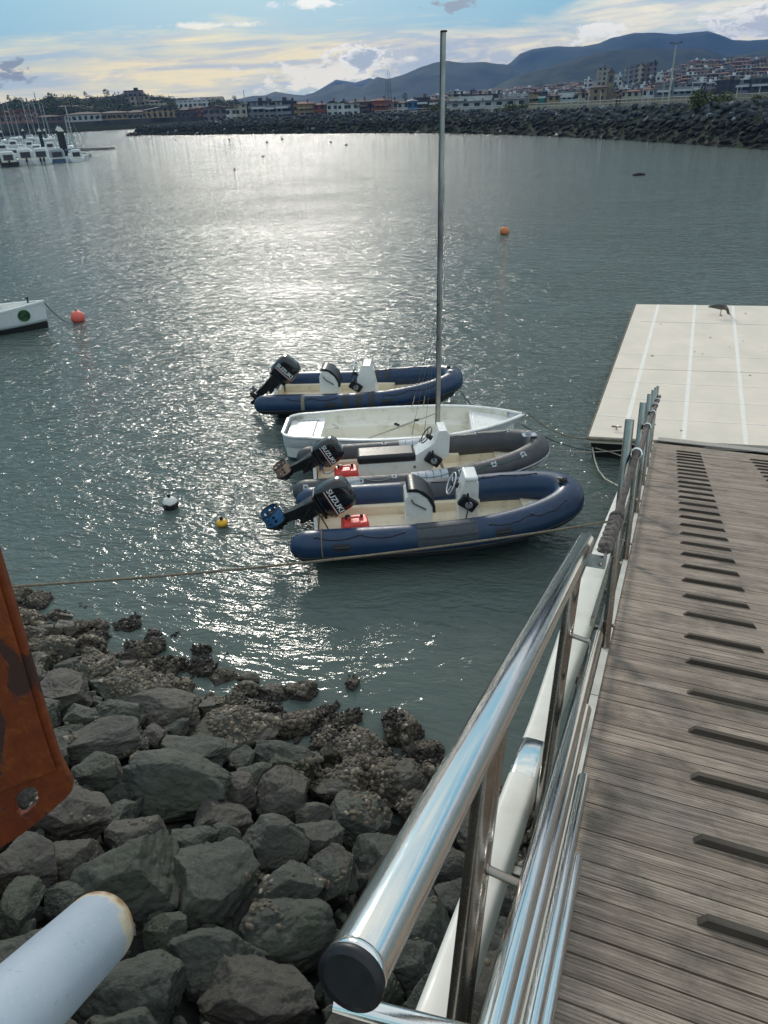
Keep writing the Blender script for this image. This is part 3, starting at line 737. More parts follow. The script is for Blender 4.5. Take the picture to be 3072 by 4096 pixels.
outboard(nr, (.02, 0, .62), 64, 1.16, 'blue')
# seat pod
def seat_pod(root, x_, w_=.50, style=0):
    prof = [(x_ - .20, .17), (x_ + .24, .17), (x_ + .24, .70), (x_ + .16, .86), (x_ + .02, .98), (x_ - .10, 1.0), (x_ - .20, .86)]
    mb = MB(); mb.prism(prof, -w_ / 2, w_ / 2, lambda u, q, v_: Vector((u, v_, q))); pod = mb.build('seat_pod', GELW, root)
    mb = MB(); cu = [(x_ - .17, 1.0), (x_ - .13, 1.06), (x_ - .02, 1.06), (x_ + .10, 1.0), (x_ + .22, .88), (x_ + .29, .70), (x_ + .29, .60), (x_ + .245, .60), (x_ + .245, .70), (x_ + .165, .865), (x_ + .02, .985), (x_ - .10, 1.005)]
    mb.prism(cu, -w_ / 2 - .012, w_ / 2 + .012, lambda u, q, v_: Vector((u, v_, q)), True); mb.build('cushion', VINYL, pod)
    for yy in (-w_ / 2 - .0,):
        pts = [(x_ - .10, .86), (x_ - .06, .80), (x_ + .02, .75), (x_ + .10, .70), (x_ + .13, .66)]
        MB().tube([(a, yy - .03 if 0 < i < 4 else yy, b) for i, (a, b) in enumerate(pts)], .014, 8).build('grab_handle', mat('grey_rubber', (.12, .12, .125), .6), pod)
    return pod
seat_pod(nr, 1.78)
cx = 2.62
mb = MB(); mb.prism([(cx - .16, .17), (cx + .16, .17), (cx + .16, 1.06), (cx + .06, 1.15), (cx - .06, 1.15), (cx - .16, .74)], -.20, .20, lambda u, q, v_: Vector((u, v_, q))); con = mb.build('console', GELW, nr)
MB().rbox((cx + .04, 0, 1.135), (.22, .42, .08), .03).build('console_top', GELW, con)
wheel(con, (cx - .26, .02, .98), (-.92, 0, .40), .185, mat('white_wheel', (.72, .72, .74), .35), .011)
throttle(con, (cx - .02, -.26, .74))
mb = MB(); mb.tube([(cx - .02, -.30, .66), (cx - .06, -.34, .5), (cx - .10, -.38, .36), (cx - .3, -.40, .19)], .011, 6); mb.build('control_cable', LINE, con)
fuel_tank('red fuel tank on the floor of the nearest navy inflatable', nr.matrix_basis @ tr(.74, -.20, .235) @ rot('Z', 8) @ Matrix.Scale(1.2, 4))
mb = MB(); mb.tube([(1.05 + .13 * math.cos(t * .5) * (1 + .02 * t) + .004 * t, -.28 + .09 * math.sin(t * .5), .18 + .0012 * t) for t in range(34)], .009, 6); mb.build('coiled_line', PALEL, nr)
mb = MB(); mb.tube([(.10, -.16, .72), (.20, -.22, .60), (.30, -.30, .42), (.45, -.26, .30), (.58, -.22, .33)], .012, 6); mb.build('fuel_hose', LINE, nr)
mb = MB(); mb.tube([NF['onsurf'](.22, -1, a, .008) for a in range(160, -60, -12)], .010, 6); mb.build('tie_line', TANL, nr)

# --- grey inflatable
gr, GF = rib('inflatable_boat', 'charcoal grey inflatable with long black bench seat and copper coloured propeller guard', (-1.36, 12.10, .04), R(2.0), 4.55, .72, .22, GREY, dict(rub=LRUB, st='light'), 'inflatable dinghies moored side by side')
for k in range(5): GF['band'](1.86 + k * .135, 1.985 + k * .135, -1, 10, 150, LPATCH, 'wear_patch', .004, 10, 3)
for k in range(3): GF['band'](1.75 + k * .135, 1.875 + k * .135, 1, 60, 170, LPATCH, 'wear_patch', .004, 10, 3)
for x_, s_, a in ((-.05, -1, 50), (.42, -1, 70), (.95, -1, 62), (1.55, -1, 80), (2.75, -1, 62), (3.35, -1, 62), (3.9, -1, 62), (.6, 1, 95), (1.45, 1, 95), (2.5, 1, 95), (3.3, 1, 95), (3.9, 1, 95)):
    GF['band'](x_ - .045, x_ + .045, s_, a - 13, a + 13, LPATCH, 'line_patch', .004, 4, 3)
    p = GF['onsurf'](x_, s_, a, 0); q = GF['onsurf'](x_, s_, a, .01); MB().lathe([(.02, 0), (.02, .012), (.010, .02)], p, q - p, 8).build('line_eye', GREY, GF['tb'])
GF['along'](.42, 1.55, -1, 78, .006, mat('grey_cord', (.30, .32, .31), .8), 'grab_line', 2, wob=22); GF['along'](1.9, 3.9, -1, 62, .006, GREENL, 'grab_line', 3, wob=10); GF['along'](2.4, 3.9, 1, 98, .006, GREENL, 'grab_line', 3, wob=-10)
GF['band'](.62, .92, -1, 44, 82, LPATCH, 'maker_plate', .004, 5, 4)
MB().rbox((4.18, 0, .40 + .31 + .205), (.26, .17, .014), .02).build('bow_pad', LPATCH, GF['tb'])
MB().lathe([(.06, 0), (.06, .03), (.045, .07), (.01, .08)], (4.16, 0, .915), (0, 0, 1), 14).build('bow_fitting', mat('grey_fitting', (.35, .37, .39), .5), GF['tb'])
outboard(gr, (.02, .02, .60), 62, 1.0, 'copper')
mb = MB(); mb.prism([(.92, .17), (2.02, .17), (2.02, .62), (.92, .62)], -.20, .20, lambda u, q, v_: Vector((u, v_, q))); be = mb.build('bench', GELW, gr)
MB().rbox((1.45, 0, .70), (1.10, .46, .17), .06, n=4).build('cushion', VINYL, be)
MB().rbox((1.98, -.205, .50), (.06, .012, .05), .01).build('latch', steel_dull, be)
mb = MB(); mb.prism([(1.99, .17), (2.16, .17), (2.34, .50), (2.62, .70), (2.64, 1.10), (2.58, 1.20), (2.44, 1.20), (2.36, .96), (2.0, .74)], -.21, .21, lambda u, q, v_: Vector((u, v_, q))); con = mb.build('console', GELW, gr)
wheel(con, (2.22, -.05, 1.07), (-.80, 0, .6), .17, mat('black_wheel', (.03, .028, .03), .4), .012)
throttle(con, (2.32, -.27, .66))
MB().tube([(2.46, -.12, .56), (2.60, -.16, .18)], .028, 10).build('console_leg', mat('old_wood_leg', (.34, .28, .20), .7), con)
fuel_tank('red fuel tank behind the bench of the grey inflatable', gr.matrix_basis @ tr(.68, -.12, .235) @ rot('Z', 4) @ Matrix.Scale(1.2, 4))
mb = MB(); mb.tube([(.10, -.05, .72), (.22, -.12, .62), (.26, -.14, .45), (.34, -.10, .42), (.5, .0, .46)], .009, 6); mb.build('fuel_hose', mat('blue_hose', (.03, .13, .40), .5), gr)

# --- far navy inflatable
fr, FF = rib('inflatable_boat', 'farthest navy inflatable with three black bands and a steel rail on its console', (-2.56, 16.62, .05), R(-5.2), 4.62, .80, .23, BLUE, dict(rub=RUB, st='dark'), 'inflatable dinghies moored side by side')
for k in range(3): FF['band'](1.82 + k * .30, 1.98 + k * .30, -1, -12, 120, PATCH, 'band', .004, 12, 4); FF['band'](2.1 + k * .30, 2.26 + k * .30, 1, 60, 170, PATCH, 'band', .004, 12, 4)
FF['band'](-.02, 1.7, -1, 88, 112, PATCH, 'anti_slip_strip', .004, 5, 20); FF['band'](2.75, 4.1, -1, 92, 116, PATCH, 'anti_slip_strip', .004, 5, 20)
handle(FF, 1.45, -1, 12, RUB, .22, PATCH); handle(FF, 2.75, -1, 12, RUB, .22, PATCH)
FF['along'](.5, 1.7, -1, 55, .008, LINE, 'grab_line', 2, wob=16); FF['along'](2.75, 3.95, -1, 55, .008, LINE, 'grab_line', 2, wob=14); FF['along'](2.4, 4.0, 1, 98, .008, LINE, 'grab_line', 3, wob=-10)
MB().lathe([(.05, 0), (.05, .03), (.03, .06)], (4.28, 0, .935), (0, 0, 1), 12).build('bow_fitting', black_plastic, FF['tb'])
MB().tube([(4.2, -.06, .94), (4.34, -.10, .955), (4.42, .0, .945)], .014, 6).build('bow_handle', black_plastic, FF['tb'])
outboard(fr, (.05, 0, .62), 46, 1.16, None)
seat_pod(fr, 1.40, .46)
cx = 2.35
mb = MB(); mb.prism([(cx - .26, .17), (cx + .26, .17), (cx + .08, 1.12), (cx - .08, 1.12), (cx - .24, .8)], -.26, .26, lambda u, q, v_: Vector((u, v_, q))); con = mb.build('console', GELW, fr)
wheel(con, (cx - .36, .02, .86), (-.9, 0, .4), .17, black_plastic, .012)
throttle(con, (cx - .28, -.28, .62))
MB().tube([(cx - .12, -.24, .70), (cx - .30, -.24, 1.16), (cx - .22, -.12, 1.34), (cx - .14, .12, 1.36), (cx + .02, .24, 1.10)], .013, 8).build('console_rail', steel, con)
mb = MB()
for k in range(4): mb.tube([FF['onsurf'](.86 + k * .022, -1, a, .010 + .004 * k) for a in range(66, -24, -10)], .009, 6)
mb.build('hanging_line', PALEL, fr)

# --- white dinghy
def hull_shell(Lh, hbm, dep, sheer, bow_rise, thick=.07, ns=34, stern=.5, floor=.12, rocker=.0, beam_at=.42):
    """open hull: closed loop sections keel-gunwale-inner floor; returns MB and functions"""
    def hbx(x_):
        u = x_ / Lh
        if u < beam_at: k = u / beam_at; return hbm * (stern + (1 - stern) * math.sin(k * math.pi / 2) ** .8) if u > .0 else hbm * stern
        k = (u - beam_at) / (1 - beam_at); return hbm * max(.0, (1 - k ** 2.3)) 
    def zg(x_): u = x_ / Lh; return sheer + bow_rise * max(0, u - .3) ** 1.6 / .7 ** 1.6
    return hbx, zg
dg = thing('sailing_dinghy', None, 'open white sailing dinghy with a bare tall mast, moored between the inflatables', 'dinghy', M=tr(-2.02, 14.14, 0) @ Matrix.Rotation(R(-3.6), 4, 'Z'))
DL = 5.1
def plan(u):   # half beam, u 0..1 ; rounded stern
    if u < .10: return .90 * (.45 + .30 * math.sin(math.acos(max(-1, 1 - u / .10))) ** .9)
    k = (u - .10) / .90
    return .90 * ((.75 + .25 * math.sin(min(1, k / .36) * math.pi / 2)) if k < .36 else (1 - ((k - .36) / .64) ** 3.0))
def sheer(u): return .55 + .04 * (1 - u) + .26 * max(0, u - .25) ** 1.7
us = [0, .004, .015, .035, .06, .10] + [.10 + .90 * k / 26 for k in range(1, 26)] + [.985, .998]
outer = []; inner = []; gun = []
for u in us:
    x_ = u * DL; b = max(.012, plan(u)); z = sheer(u); rake = .16 * max(0, (u - .8) / .2) * 0
    zk = -.10 + .50 * max(0, (u - .72) / .28) ** 2.2
    outer.append([Vector((x_ - .10 * (1 - t) * (u > .8) * (u - .8) / .2 * 3, s_ * b * (1 - (1 - t) ** 2.4 * .92), zk + (z - zk) * t)) for s_, t in [(-1, q / 8) for q in range(8, -1, -1)] + [(1, q / 8) for q in range(1, 9)]])
mb = MB(); mb.loft(outer, False, False); mb.add(outer[0], [tuple(range(len(outer[0])))])
HULW = mat('white_hull', (.70, .71, .73), .3, 0, .12, 3., base2=(.55, .56, .56), mask=(.55, .8))
hl = mb.build('hull', HULW, dg)
mb = MB(); FLZ = .10
def ib(u): return max(.0, plan(u) - .07)
sec = []
for u in [.03, .06, .10] + [.10 + .90 * k / 26 for k in range(1, 25)]:
    x_ = u * DL; b = ib(u); z = sheer(u)
    if b < .03: continue
    bb = b * .62 if u < .82 else b * .6
    pr_ = [(b, z + .004), (b * .985, z - .12), (b * .93, .36), (bb + .02, .345), (bb, .33), (bb - .02, FLZ)]
    sec.append([Vector((x_, -y_, q)) for y_, q in pr_] + [Vector((x_, y_, q)) for y_, q in pr_[::-1]])
mb.loft(sec, False, False, False)
mb.loft([[s0[j] for s0 in (sec[0], sec[1])] for j in range(len(sec[0]))], False, False, False)
mb.build('inner_liner', mat('worn_white_gelcoat', (.82, .79, .70), .4, 0, .2, 3., base2=(.52, .45, .32), mask=(.5, .8)), dg)
mb = MB()
for s_ in (-1, 1):
    lp = [[Vector((u * DL, s_ * (plan(u) + .022), sheer(u) + .0)), Vector((u * DL, s_ * (plan(u) + .022), sheer(u) + .028)), Vector((u * DL, s_ * max(0, ib(u) - .005), sheer(u) + .034)), Vector((u * DL, s_ * max(0, ib(u) - .005), sheer(u) + .0))] for u in us]
    mb.loft(lp, True, True, True)
mb.box((.0, 0, sheer(0) + .016), (.05, .80, .034)); gn = mb.build('gunwale', GELW, dg)
def deck(u0, u1, z, name, m_=GELW):
    mb = MB(); uu = [u0 + (u1 - u0) * k / 10 for k in range(11)]
    rt = [Vector((u * DL, -ib(u) - .02, z)) for u in uu] + [Vector((u * DL, ib(u) + .02, z)) for u in uu[::-1]]
    mb.loft([[Vector((p.x, p.y * .96, FLZ)) for p in rt], rt], True, True, False); return mb.build(name, m_, dg)
sd_ = deck(.012, .155, .50, 'stern_deck'); deck(.775, .95, .58, 'bow_deck')
MB().rbox((.42, 0, .508), (.44, .84, .02), .03).build('hatch', HULW, sd_)
mb = MB()
for y_ in (-.47, .47): mb.box((.42, y_, .505), (.50, .018, .02))
mb.build('hatch_groove', mat('grey_gap', (.30, .30, .30), .6), sd_)
MB().box((DL * .79, 0, .595), (.02, .9, .03)).build('bow_coaming', GELW, dg)
MB().lathe([(.10, 0), (.105, .01), (.08, .016)], (2.75, .40, .352), (0, 0, 1), 20).build('inspection_cap', mat('yellowed_plastic', (.60, .54, .36), .5), dg)
Mi = dg.matrix_basis.inverted()
foot = Mi @ atz(1750, 1735, .12); foot.y = min(.2, max(-.2, foot.y)); foot.z = FLZ
fw = dg.matrix_basis @ foot
top = aty(1775, 128, fw.y + .05); toph = Mi @ top
mdir = (toph - foot); ML = mdir.length
alu = mat('grey_anodised_mast', (.42, .42, .41), .42, .75, .3, 1.2, base2=(.20, .20, .20))
mb = MB(); mb.tube([foot + mdir * (k / 12) for k in range(13)], [.040 - .006 * (k / 12) for k in range(13)], 16, flat=1.15); ms = mb.build('mast', alu, dg)
MB().tube([foot + mdir * .0 + Vector((-.05, 0, .02)), foot + mdir + Vector((-.048, 0, 0))], .010, 6).build('sail_track', mat('dark_track', (.10, .10, .10), .5, .6), ms)
MB().rbox(foot + mdir + Vector((0, 0, .01)), (.12, .10, .03), .02).build('mast_cap', black_plastic, ms)
MB().rbox(foot + Vector((0, 0, .03)), (.20, .16, .06), .03).build('mast_step', GELW, ms)
mb = MB()
for h in (.30, .395): q = foot + mdir * h; mb.rbox(q + Vector((-.04, 0, 0)), (.05, .12, .03), .01)
mb.build('mast_band', black_plastic, ms)
WIRE = mat('rigging_wire', (.16, .16, .16), .5, .6)
def wire(a, b, r_=.004, m_=WIRE, nm='shroud', s_=0.): MB().tube(sag(a, b, s_, 10) if s_ else [a, b], r_, 5, smooth=True).build(nm, m_, dg)
for y_ in (-.80, .80):
    for dx in (-.55, -.30):
        base_ = foot + Vector((dx, 0, 0)); base_.y = y_ * .98; base_.z = sheer(.58) + .05
        up_ = base_.lerp(foot + mdir * .40, 1.)
        wire(base_, up_, .0035); MB().tube([base_, base_.lerp(up_, .10)], .010, 6).build('turnbuckle', steel_dull, dg)
wire(foot + mdir * .72 + Vector((.05, 0, 0)), foot + mdir * .10 + Vector((.12, 0, 0)), .003, nm='halyard')
# boom-like tackle lying from the mast to the floor
q0 = foot + mdir * .085; q1 = Vector((1.15, -.22, .16))
wire(q0, q1, .012, PALEL, 'tackle_line', .03); wire(q0.lerp(q1, .18) + Vector((0, .04, 0)), q1 + Vector((.1, .04, 0)), .008, PALEL, 'tackle_line', .02)
MB().rbox(q0.lerp(q1, .22), (.10, .04, .05), .015).build('pulley_block', black_plastic, dg); MB().rbox(q1, (.12, .06, .06), .015).build('pulley_block', steel_dull, dg)
for x_, y_, z_ in ((2.35, .50, .36), (2.40, .44, .36), (3.3, .50, .37), (1.55, -.38, .13), (1.62, -.40, .13), (2.05, -.38, .13), (.86, -.35, .14)): MB().rbox((x_, y_, z_), (.07, .035, .05), .012).build('cleat', black_plastic, dg)
mb = MB(); mb.tube([(.95, .48, .40), (1.06, .40, .38), (1.10, .30, .37), (1.0, .34, .375)], .008, 6); mb.tube([(.62, -.78, .58), (.66, -.80, .52), (.72, -.80, .50), (.76, -.78, .58)], .012, 6); mb.build('short_line', PALEL, dg)
mb = MB(); mb.tube([(DL * .985, 0, sheer(.985) + .04), (DL * .985 + .08, 0, sheer(.985) + .02)], .03, 8); mb.build('bow_fitting', mat('grey_fitting2', (.28, .28, .30), .5), dg)

# --- white boat cut by the left edge, with lettering and a round emblem
lb = atz(186, 1308, 0.)
bt = thing('moored_boat', None, 'white boat with black underside, dark script and a round green emblem, at the left edge', 'boat', M=tr(lb.x - 4.55, lb.y - .72, 0) @ Matrix.Rotation(R(8), 4, 'Z'))
BL = 4.7; bus = [k / 22 for k in range(22)] + [.985, .998]
def bp(u): return .92 * ((.80 + .20 * math.sin(min(1, u / .4) * math.pi / 2)) if u < .4 else max(.015, 1 - ((u - .4) / .6) ** 2.2))
def bsz(u): return .64 + .30 * u ** 2
def hullrings(t0, t1, n=6):
    rg = []
    for u in bus:
        x_ = u * BL; b = bp(u); z = bsz(u); zk = -.15 + .10 * u
        rg.append([Vector((x_ + (.10 * t * u ** 4), s_ * b * (.72 + .28 * t ** .7), zk + (z - zk) * t)) for s_, t in [(-1, t1 + (t0 - t1) * q / n) for q in range(n + 1)] + [(1, t0 + (t1 - t0) * q / n) for q in range(n + 1)]])
    return rg
mb = MB(); rg = hullrings(.30, 1.); mb.loft(rg, False, False); mb.add(rg[0], [tuple(range(len(rg[0])))]); mb.add(rg[-1], [tuple(range(len(rg[-1])))[::-1]]); mb.build('hull', HULW, bt)
mb = MB(); rg = hullrings(.0, .302); mb.loft(rg, False, False); mb.add(rg[-1], [tuple(range(len(rg[-1])))[::-1]]); mb.build('underside', mat('black_antifouling', (.012, .012, .012), .7, 0, .3, 5.), bt)
mb = MB()
for s_ in (-1, 1): mb.loft([[Vector((u * BL + .1 * u ** 4, s_ * (bp(u) + .02), bsz(u) - .03)), Vector((u * BL + .1 * u ** 4, s_ * (bp(u) + .02), bsz(u) + .03)), Vector((u * BL + .1 * u ** 4, s_ * max(0, bp(u) - .10), bsz(u) + .03)), Vector((u * BL + .1 * u ** 4, s_ * max(0, bp(u) - .10), bsz(u) - .03))] for u in bus], True, True, False)
mb.build('gunwale', GELW, bt)
mb = MB(); ins = []
for u in bus:
    b = max(0, bp(u) - .09); ins.append([Vector((u * BL, -b, bsz(u))), Vector((u * BL, -b * .8, .35)), Vector((u * BL, b * .8, .35)), Vector((u * BL, b, bsz(u)))])
mb.loft(ins, False, False, False); mb.build('inner_liner', GELW, bt)
MB().add([(3.0, -.52, .45), (3.0, .52, .45), (3.02, .60, .98), (3.02, -.60, .98)], [(0, 1, 2, 3)]).add([(3.03, -.52, .45), (3.03, .52, .45), (3.05, .60, .98), (3.05, -.60, .98)], [(3, 2, 1, 0)]).build('bulkhead', GELW, bt)
MB().lathe([(.05, 0), (.03, .05), (.03, .12), (.055, .16), (.05, .2)], (4.25, 0, .92), (0, 0, 1), 10).build('mooring_post', black_plastic, bt)
MB().rbox((2.6, -.3, .9), (.16, .12, .22), .03).build('black_bag', black_plastic, bt)
def side_pt(x_, z_, off=.012):
    u = x_ / BL; b = bp(u); zk = -.15 + .10 * u; t = (z_ - zk) / (bsz(u) - zk); return Vector((x_, -(b * (.72 + .28 * t ** .7)) - off, z_))
def side_M(x_, z_, off=.012):
    p = side_pt(x_, z_, off); a = (side_pt(x_ + .1, z_, off) - p).normalized(); q = (side_pt(x_, z_ + .08, off) - p).normalized(); nn = a.cross(q).normalized(); q = nn.cross(a)
    return Matrix(((a.x, q.x, nn.x, p.x), (a.y, q.y, nn.y, p.y), (a.z, q.z, nn.z, p.z), (0, 0, 0, 1)))
Mt = side_M(2.98, .47); text_mesh('ñega', .36, Mt, .012, mat('dark_script', (.03, .035, .06), .6), bt, shear=.35)
Ms = side_M(4.10, .56); mb = MB(); mb.lathe([(.20, -.03), (.20, .012), (.19, .0125)], (0, 0, 0), (0, 0, 1), 30); mb.v = [tuple(Ms @ Vector(v)) for v in mb.v]; em = mb.build('emblem', mat('green_emblem', (.035, .10, .03), .6, 0, .6, 7., base2=(.015, .04, .02), mask=(.45, .55)), bt)
mb = MB(); mb.tube([(.21 * math.cos(t * math.pi / 20), .21 * math.sin(t * math.pi / 20), .01) for t in range(40)], .010, 6, closed=True); mb.v = [tuple(Ms @ Vector(v)) for v in mb.v]; mb.build('emblem_ring', mat('pale_green', (.30, .50, .25), .6), em)

# ------------------------------------------------------------------ buoys
def buoy(px, py, d, c1, c2, label, squash=1., lv=.1):
    P = atz(px, py, 0.); o = thing('mooring_buoy', (P.x, P.y, .0), label, 'buoy', None)
    r_ = d / 2; prof = [(r_ * math.sin(math.pi * k / 14), .55 * r_ - r_ * math.cos(math.pi * k / 14) * squash) for k in range(15)]
    mb = MB(); mb.lathe(prof, (0, 0, r_ * .0), (0, 0, 1), 28)
    m_ = bpy.data.materials.new('buoy_' + label[:8]); m_.use_nodes = True; t = NT(m_.node_tree); t.n.clear()
    oc = t.node('ShaderNodeTexCoord').outputs['Object']; z_ = t.node('ShaderNodeSeparateXYZ', Vector=oc).outputs[2]
    zz = t.math('ADD', z_, t.math('MULTIPLY', t.math('SUBTRACT', t.noise(oc, 8., 5), .5), r_ * .5))
    cc = t.mix(t.mr(zz, r_ * lv, r_ * (lv + .12)), c2, c1); cc = t.mix(t.mr(t.noise(oc, 14., 5), .55, .75, 0., .35), cc, (.45, .38, .28))
    t.node('ShaderNodeOutputMaterial', Surface=t.node('ShaderNodeBsdfPrincipled', Base__Color=cc, Roughness=.55)); mb.build('float', m_, o)
    mb = MB(); mb.lathe([(.03, 0), (.035, .05), (.02, .07)], (0, 0, r_ * (1.5 if squash == 1 else 1.2)), (0, 0, 1), 8); mb.build('eye', black_plastic, o); return o
buoy(2017, 936, .50, (.62, .20, .06), (.25, .05, .02), 'orange ball buoy floating alone far out in front of the breakwater')
buoy(315, 1285, .50, (.78, .13, .10), (.45, .03, .03), 'red ball buoy off the bow of the boat at the left edge')
buoy(685, 2030, .295, (.72, .72, .68), (.015, .015, .02), 'white ball buoy with a black underside, left of the inflatables', lv=.78)
yb = buoy(890, 2103, .215, (.75, .42, .02), (.02, .02, .02), 'small yellow buoy lying on its side by the outboard motors', .62)
g = 'small dark net floats far out on the water'
for i, (px, py, s_) in enumerate(((940, 681, 1.), (1052, 629, 1.), (1130, 559, .9), (1068, 571, .9), (919, 560, .9), (1323, 571, 1.), (1384, 583, 1.), (703, 562, .7), (600, 557, .6))):
    P = atz(px, py, 0.); k = (P - CAM).length; r_ = 5.2 * s_ * k / FPX
    o = MB().lathe([(r_ * math.sin(math.pi * q / 8), .3 * r_ - r_ * math.cos(math.pi * q / 8)) for q in range(9)], (0, 0, 0), (0, 0, 1), 12).build('net_float', mat('dark_float', (.03, .022, .018), .6)); o.location = (P.x, P.y, 0)
    tag(o, 'small dark round float on the open water', 'float', g)
P = atz(2557, 702, 0.); o = MB().tube([(-.55, 0, .02), (0, .05, .10), (.5, 0, .03)], [.12, .17, .10], 8).build('driftwood', mat('wet_driftwood', (.02, .018, .015), .7)); o.location = P; tag(o, 'dark piece of driftwood floating in front of the breakwater', 'driftwood')

# ------------------------------------------------------------------ mooring lines
def line(pts, r_, m_, label, name='mooring_rope', twist=False):
    mb = MB()
    if twist: laid_rope(mb, pts, r_, r_ * 3.4, 3, 5, r_ * .5)
    else: mb.tube(pts, r_, 6)
    return tag(mb.build(name, m_), label, 'rope')
a = atd(30, 2347, 6.6); b = atd(2440, 2085, 8.0)
line(sag(a, b, .10, 60), .0135, TANL, 'long brown rope stretched from the rocky bank across the nearest inflatable to the gangway', twist=True)
bw = dg.matrix_basis @ Vector((DL + .05, 0, .75)); pcor = PM @ Vector((.02, .02, .44))
line(sag(bw, pcor, .16, 20), .014, TANL, 'slack rope from the white dinghy bow to the pontoon corner')
line(sag(bw + Vector((-.1, .1, -.3)), PM @ Vector((1.4, -.02, .38)), .35, 20), .010, LINE, 'thin dark rope hanging from the white dinghy bow towards the pontoon')
nb = nr.matrix_basis @ Vector((4.5, 0, .62)); line(sag(nb, PM @ Vector((1.6, -.03, .30)), .12, 16), .008, GREENL, 'thin green line from the nearest inflatable bow up to the pontoon')
gb = gr.matrix_basis @ Vector((4.5, 0, .60)); line(sag(gb, PM @ Vector((1.2, -.03, .38)), .10, 16), .008, PALEL, 'thin pale line from the grey inflatable bow to the pontoon')
line([atz(2370, 1790, .25), atz(2378, 1835, .10), atz(2393, 1880, .05), atz(2420, 1915, .08), atz(2455, 1935, .22), atz(2475, 1945, .4)], .016, rope_mat('white_rope', (.58, .56, .48), (.42, .40, .32)), 'pale rope hanging in a curve under the pontoon corner beside the gangway')
line([atz(2380, 1792, .3), atz(2440, 1808, .2), atz(2480, 1822, .3), atz(2520, 1840, .25)], .012, PALEL, 'short pale rope under the near edge of the pontoon')
line(sag(nr.matrix_basis @ Vector((-.1, -.72, .62)), atz(1010, 2137, -.02), .03, 14), .010, TANL, 'short rope from the stern of the nearest inflatable into the water')
fb = fr.matrix_basis @ Vector((4.55, .0, .40)); line(sag(fb, atz(1905, 1640, -.02), .05, 10), .010, LINE, 'short dark rope from the farthest inflatable bow into the water')
line(sag(bt.matrix_basis @ Vector((4.78, 0, .88)), atz(272, 1292, .0), .10, 14), .014, LINE, 'dark rope running from the bow of the boat at the left edge into the water')
# ------------------------------------------------------------------ rocky bank
S0 = atz(40, 2330, 0.); S1 = atz(1750, 3000, 0.)
SE = (S1 - S0).normalized(); SN = Vector((SE.y, -SE.x, 0));
if SN.y > 0: SN = -SN
def sdist(x, y): return (Vector((x, y, 0)) - S0).dot(SN)
def bankz(x, y):
    s_ = sdist(x, y); w_ = mnoise.noise(Vector((x * .5, y * .5, 3))) * .25
    if s_ < 0: return .34 * s_ - .05
    return min(5., (.30 * s_ if s_ < .9 else .27 + .53 * (s_ - .9))) - .05 + w_ * min(1, s_)
def bank_hit(px, py):
    d = ray(px, py); t = 2.
    while t < 40:
        P = CAM + d * t
        if P.z < bankz(P.x, P.y): return P, t
        t += .02
    return CAM + d * 10, 10
rock_m = bpy.data.materials.new('wet_dark_rock'); rock_m.use_nodes = True; t = NT(rock_m.node_tree); t.n.clear()
g = t.node('ShaderNodeNewGeometry').outputs['Position']; oi = t.node('ShaderNodeObjectInfo').outputs['Random']
ob = t.node('ShaderNodeTexCoord').outputs['Object']
gv = t.vmath('ADD', g, t.xyz(t.math('MULTIPLY', oi, 37.), t.math('MULTIPLY', oi, 11.), 0.))
zc = t.node('ShaderNodeSeparateXYZ', Vector=g).outputs[2]
a1 = t.noise(gv, 2.2, 8, .62, .3); a2 = t.noise(gv, 11., 8, .72, .5); a3 = t.noise(gv, 70., 5, .75)
c_ = t.mix(t.mr(a1, .35, .65), (.030, .036, .027), (.080, .084, .066))
c_ = t.mix(t.mr(t.noise(gv, 1.1, 5, .6), .52, .66, 0., .6), c_, (.040, .050, .022))
c_ = t.mix(t.mr(a2, .55, .72, 0., .75), c_, (.014, .014, .013))
c_ = t.mix(t.mr(a3, .55, .75, 0., .5), c_, (.20, .20, .185))
c_ = t.mix(t.mr(a3, .25, .42, .5, 0.), c_, (.02, .02, .018))
c_ = t.mix(t.math('MULTIPLY', t.mr(oi, .55, 1.), .6), c_, (.085, .064, .055))
zz = t.math('ADD', zc, t.math('MULTIPLY', t.math('SUBTRACT', t.noise(g, 1.7, 4), .5), .5))
wet = t.mr(zz, .22, .55, 1., 0.)
c_ = t.mix(t.math('MULTIPLY', wet, .8), c_, t.mix(a2, (.085, .062, .040), (.030, .024, .018)))
hh = t.math('ADD', t.math('MULTIPLY', a2, .030), t.math('ADD', t.math('MULTIPLY', t.noise(gv, 32., 8, .7), .010), t.math('MULTIPLY', a3, .0035)))
vor = t.node('ShaderNodeTexVoronoi', Vector=t.vmath('ADD', gv, t.vmath('SCALE', t.node('ShaderNodeTexNoise', Vector=gv, Scale=3.).outputs[1], .35)), Scale=3.2, _feature='DISTANCE_TO_EDGE').outputs[0]
p = t.node('ShaderNodeBsdfPrincipled', Base__Color=c_, Roughness=t.math('SUBTRACT', t.mr(a2, .3, .7, .48, .75), t.math('MULTIPLY', wet, .25)), Normal=t.node('ShaderNodeBump', Height=hh, Strength=1., Distance=1.))
p.inputs['Specular IOR Level'].default_value = .5
t.node('ShaderNodeOutputMaterial', Surface=p)

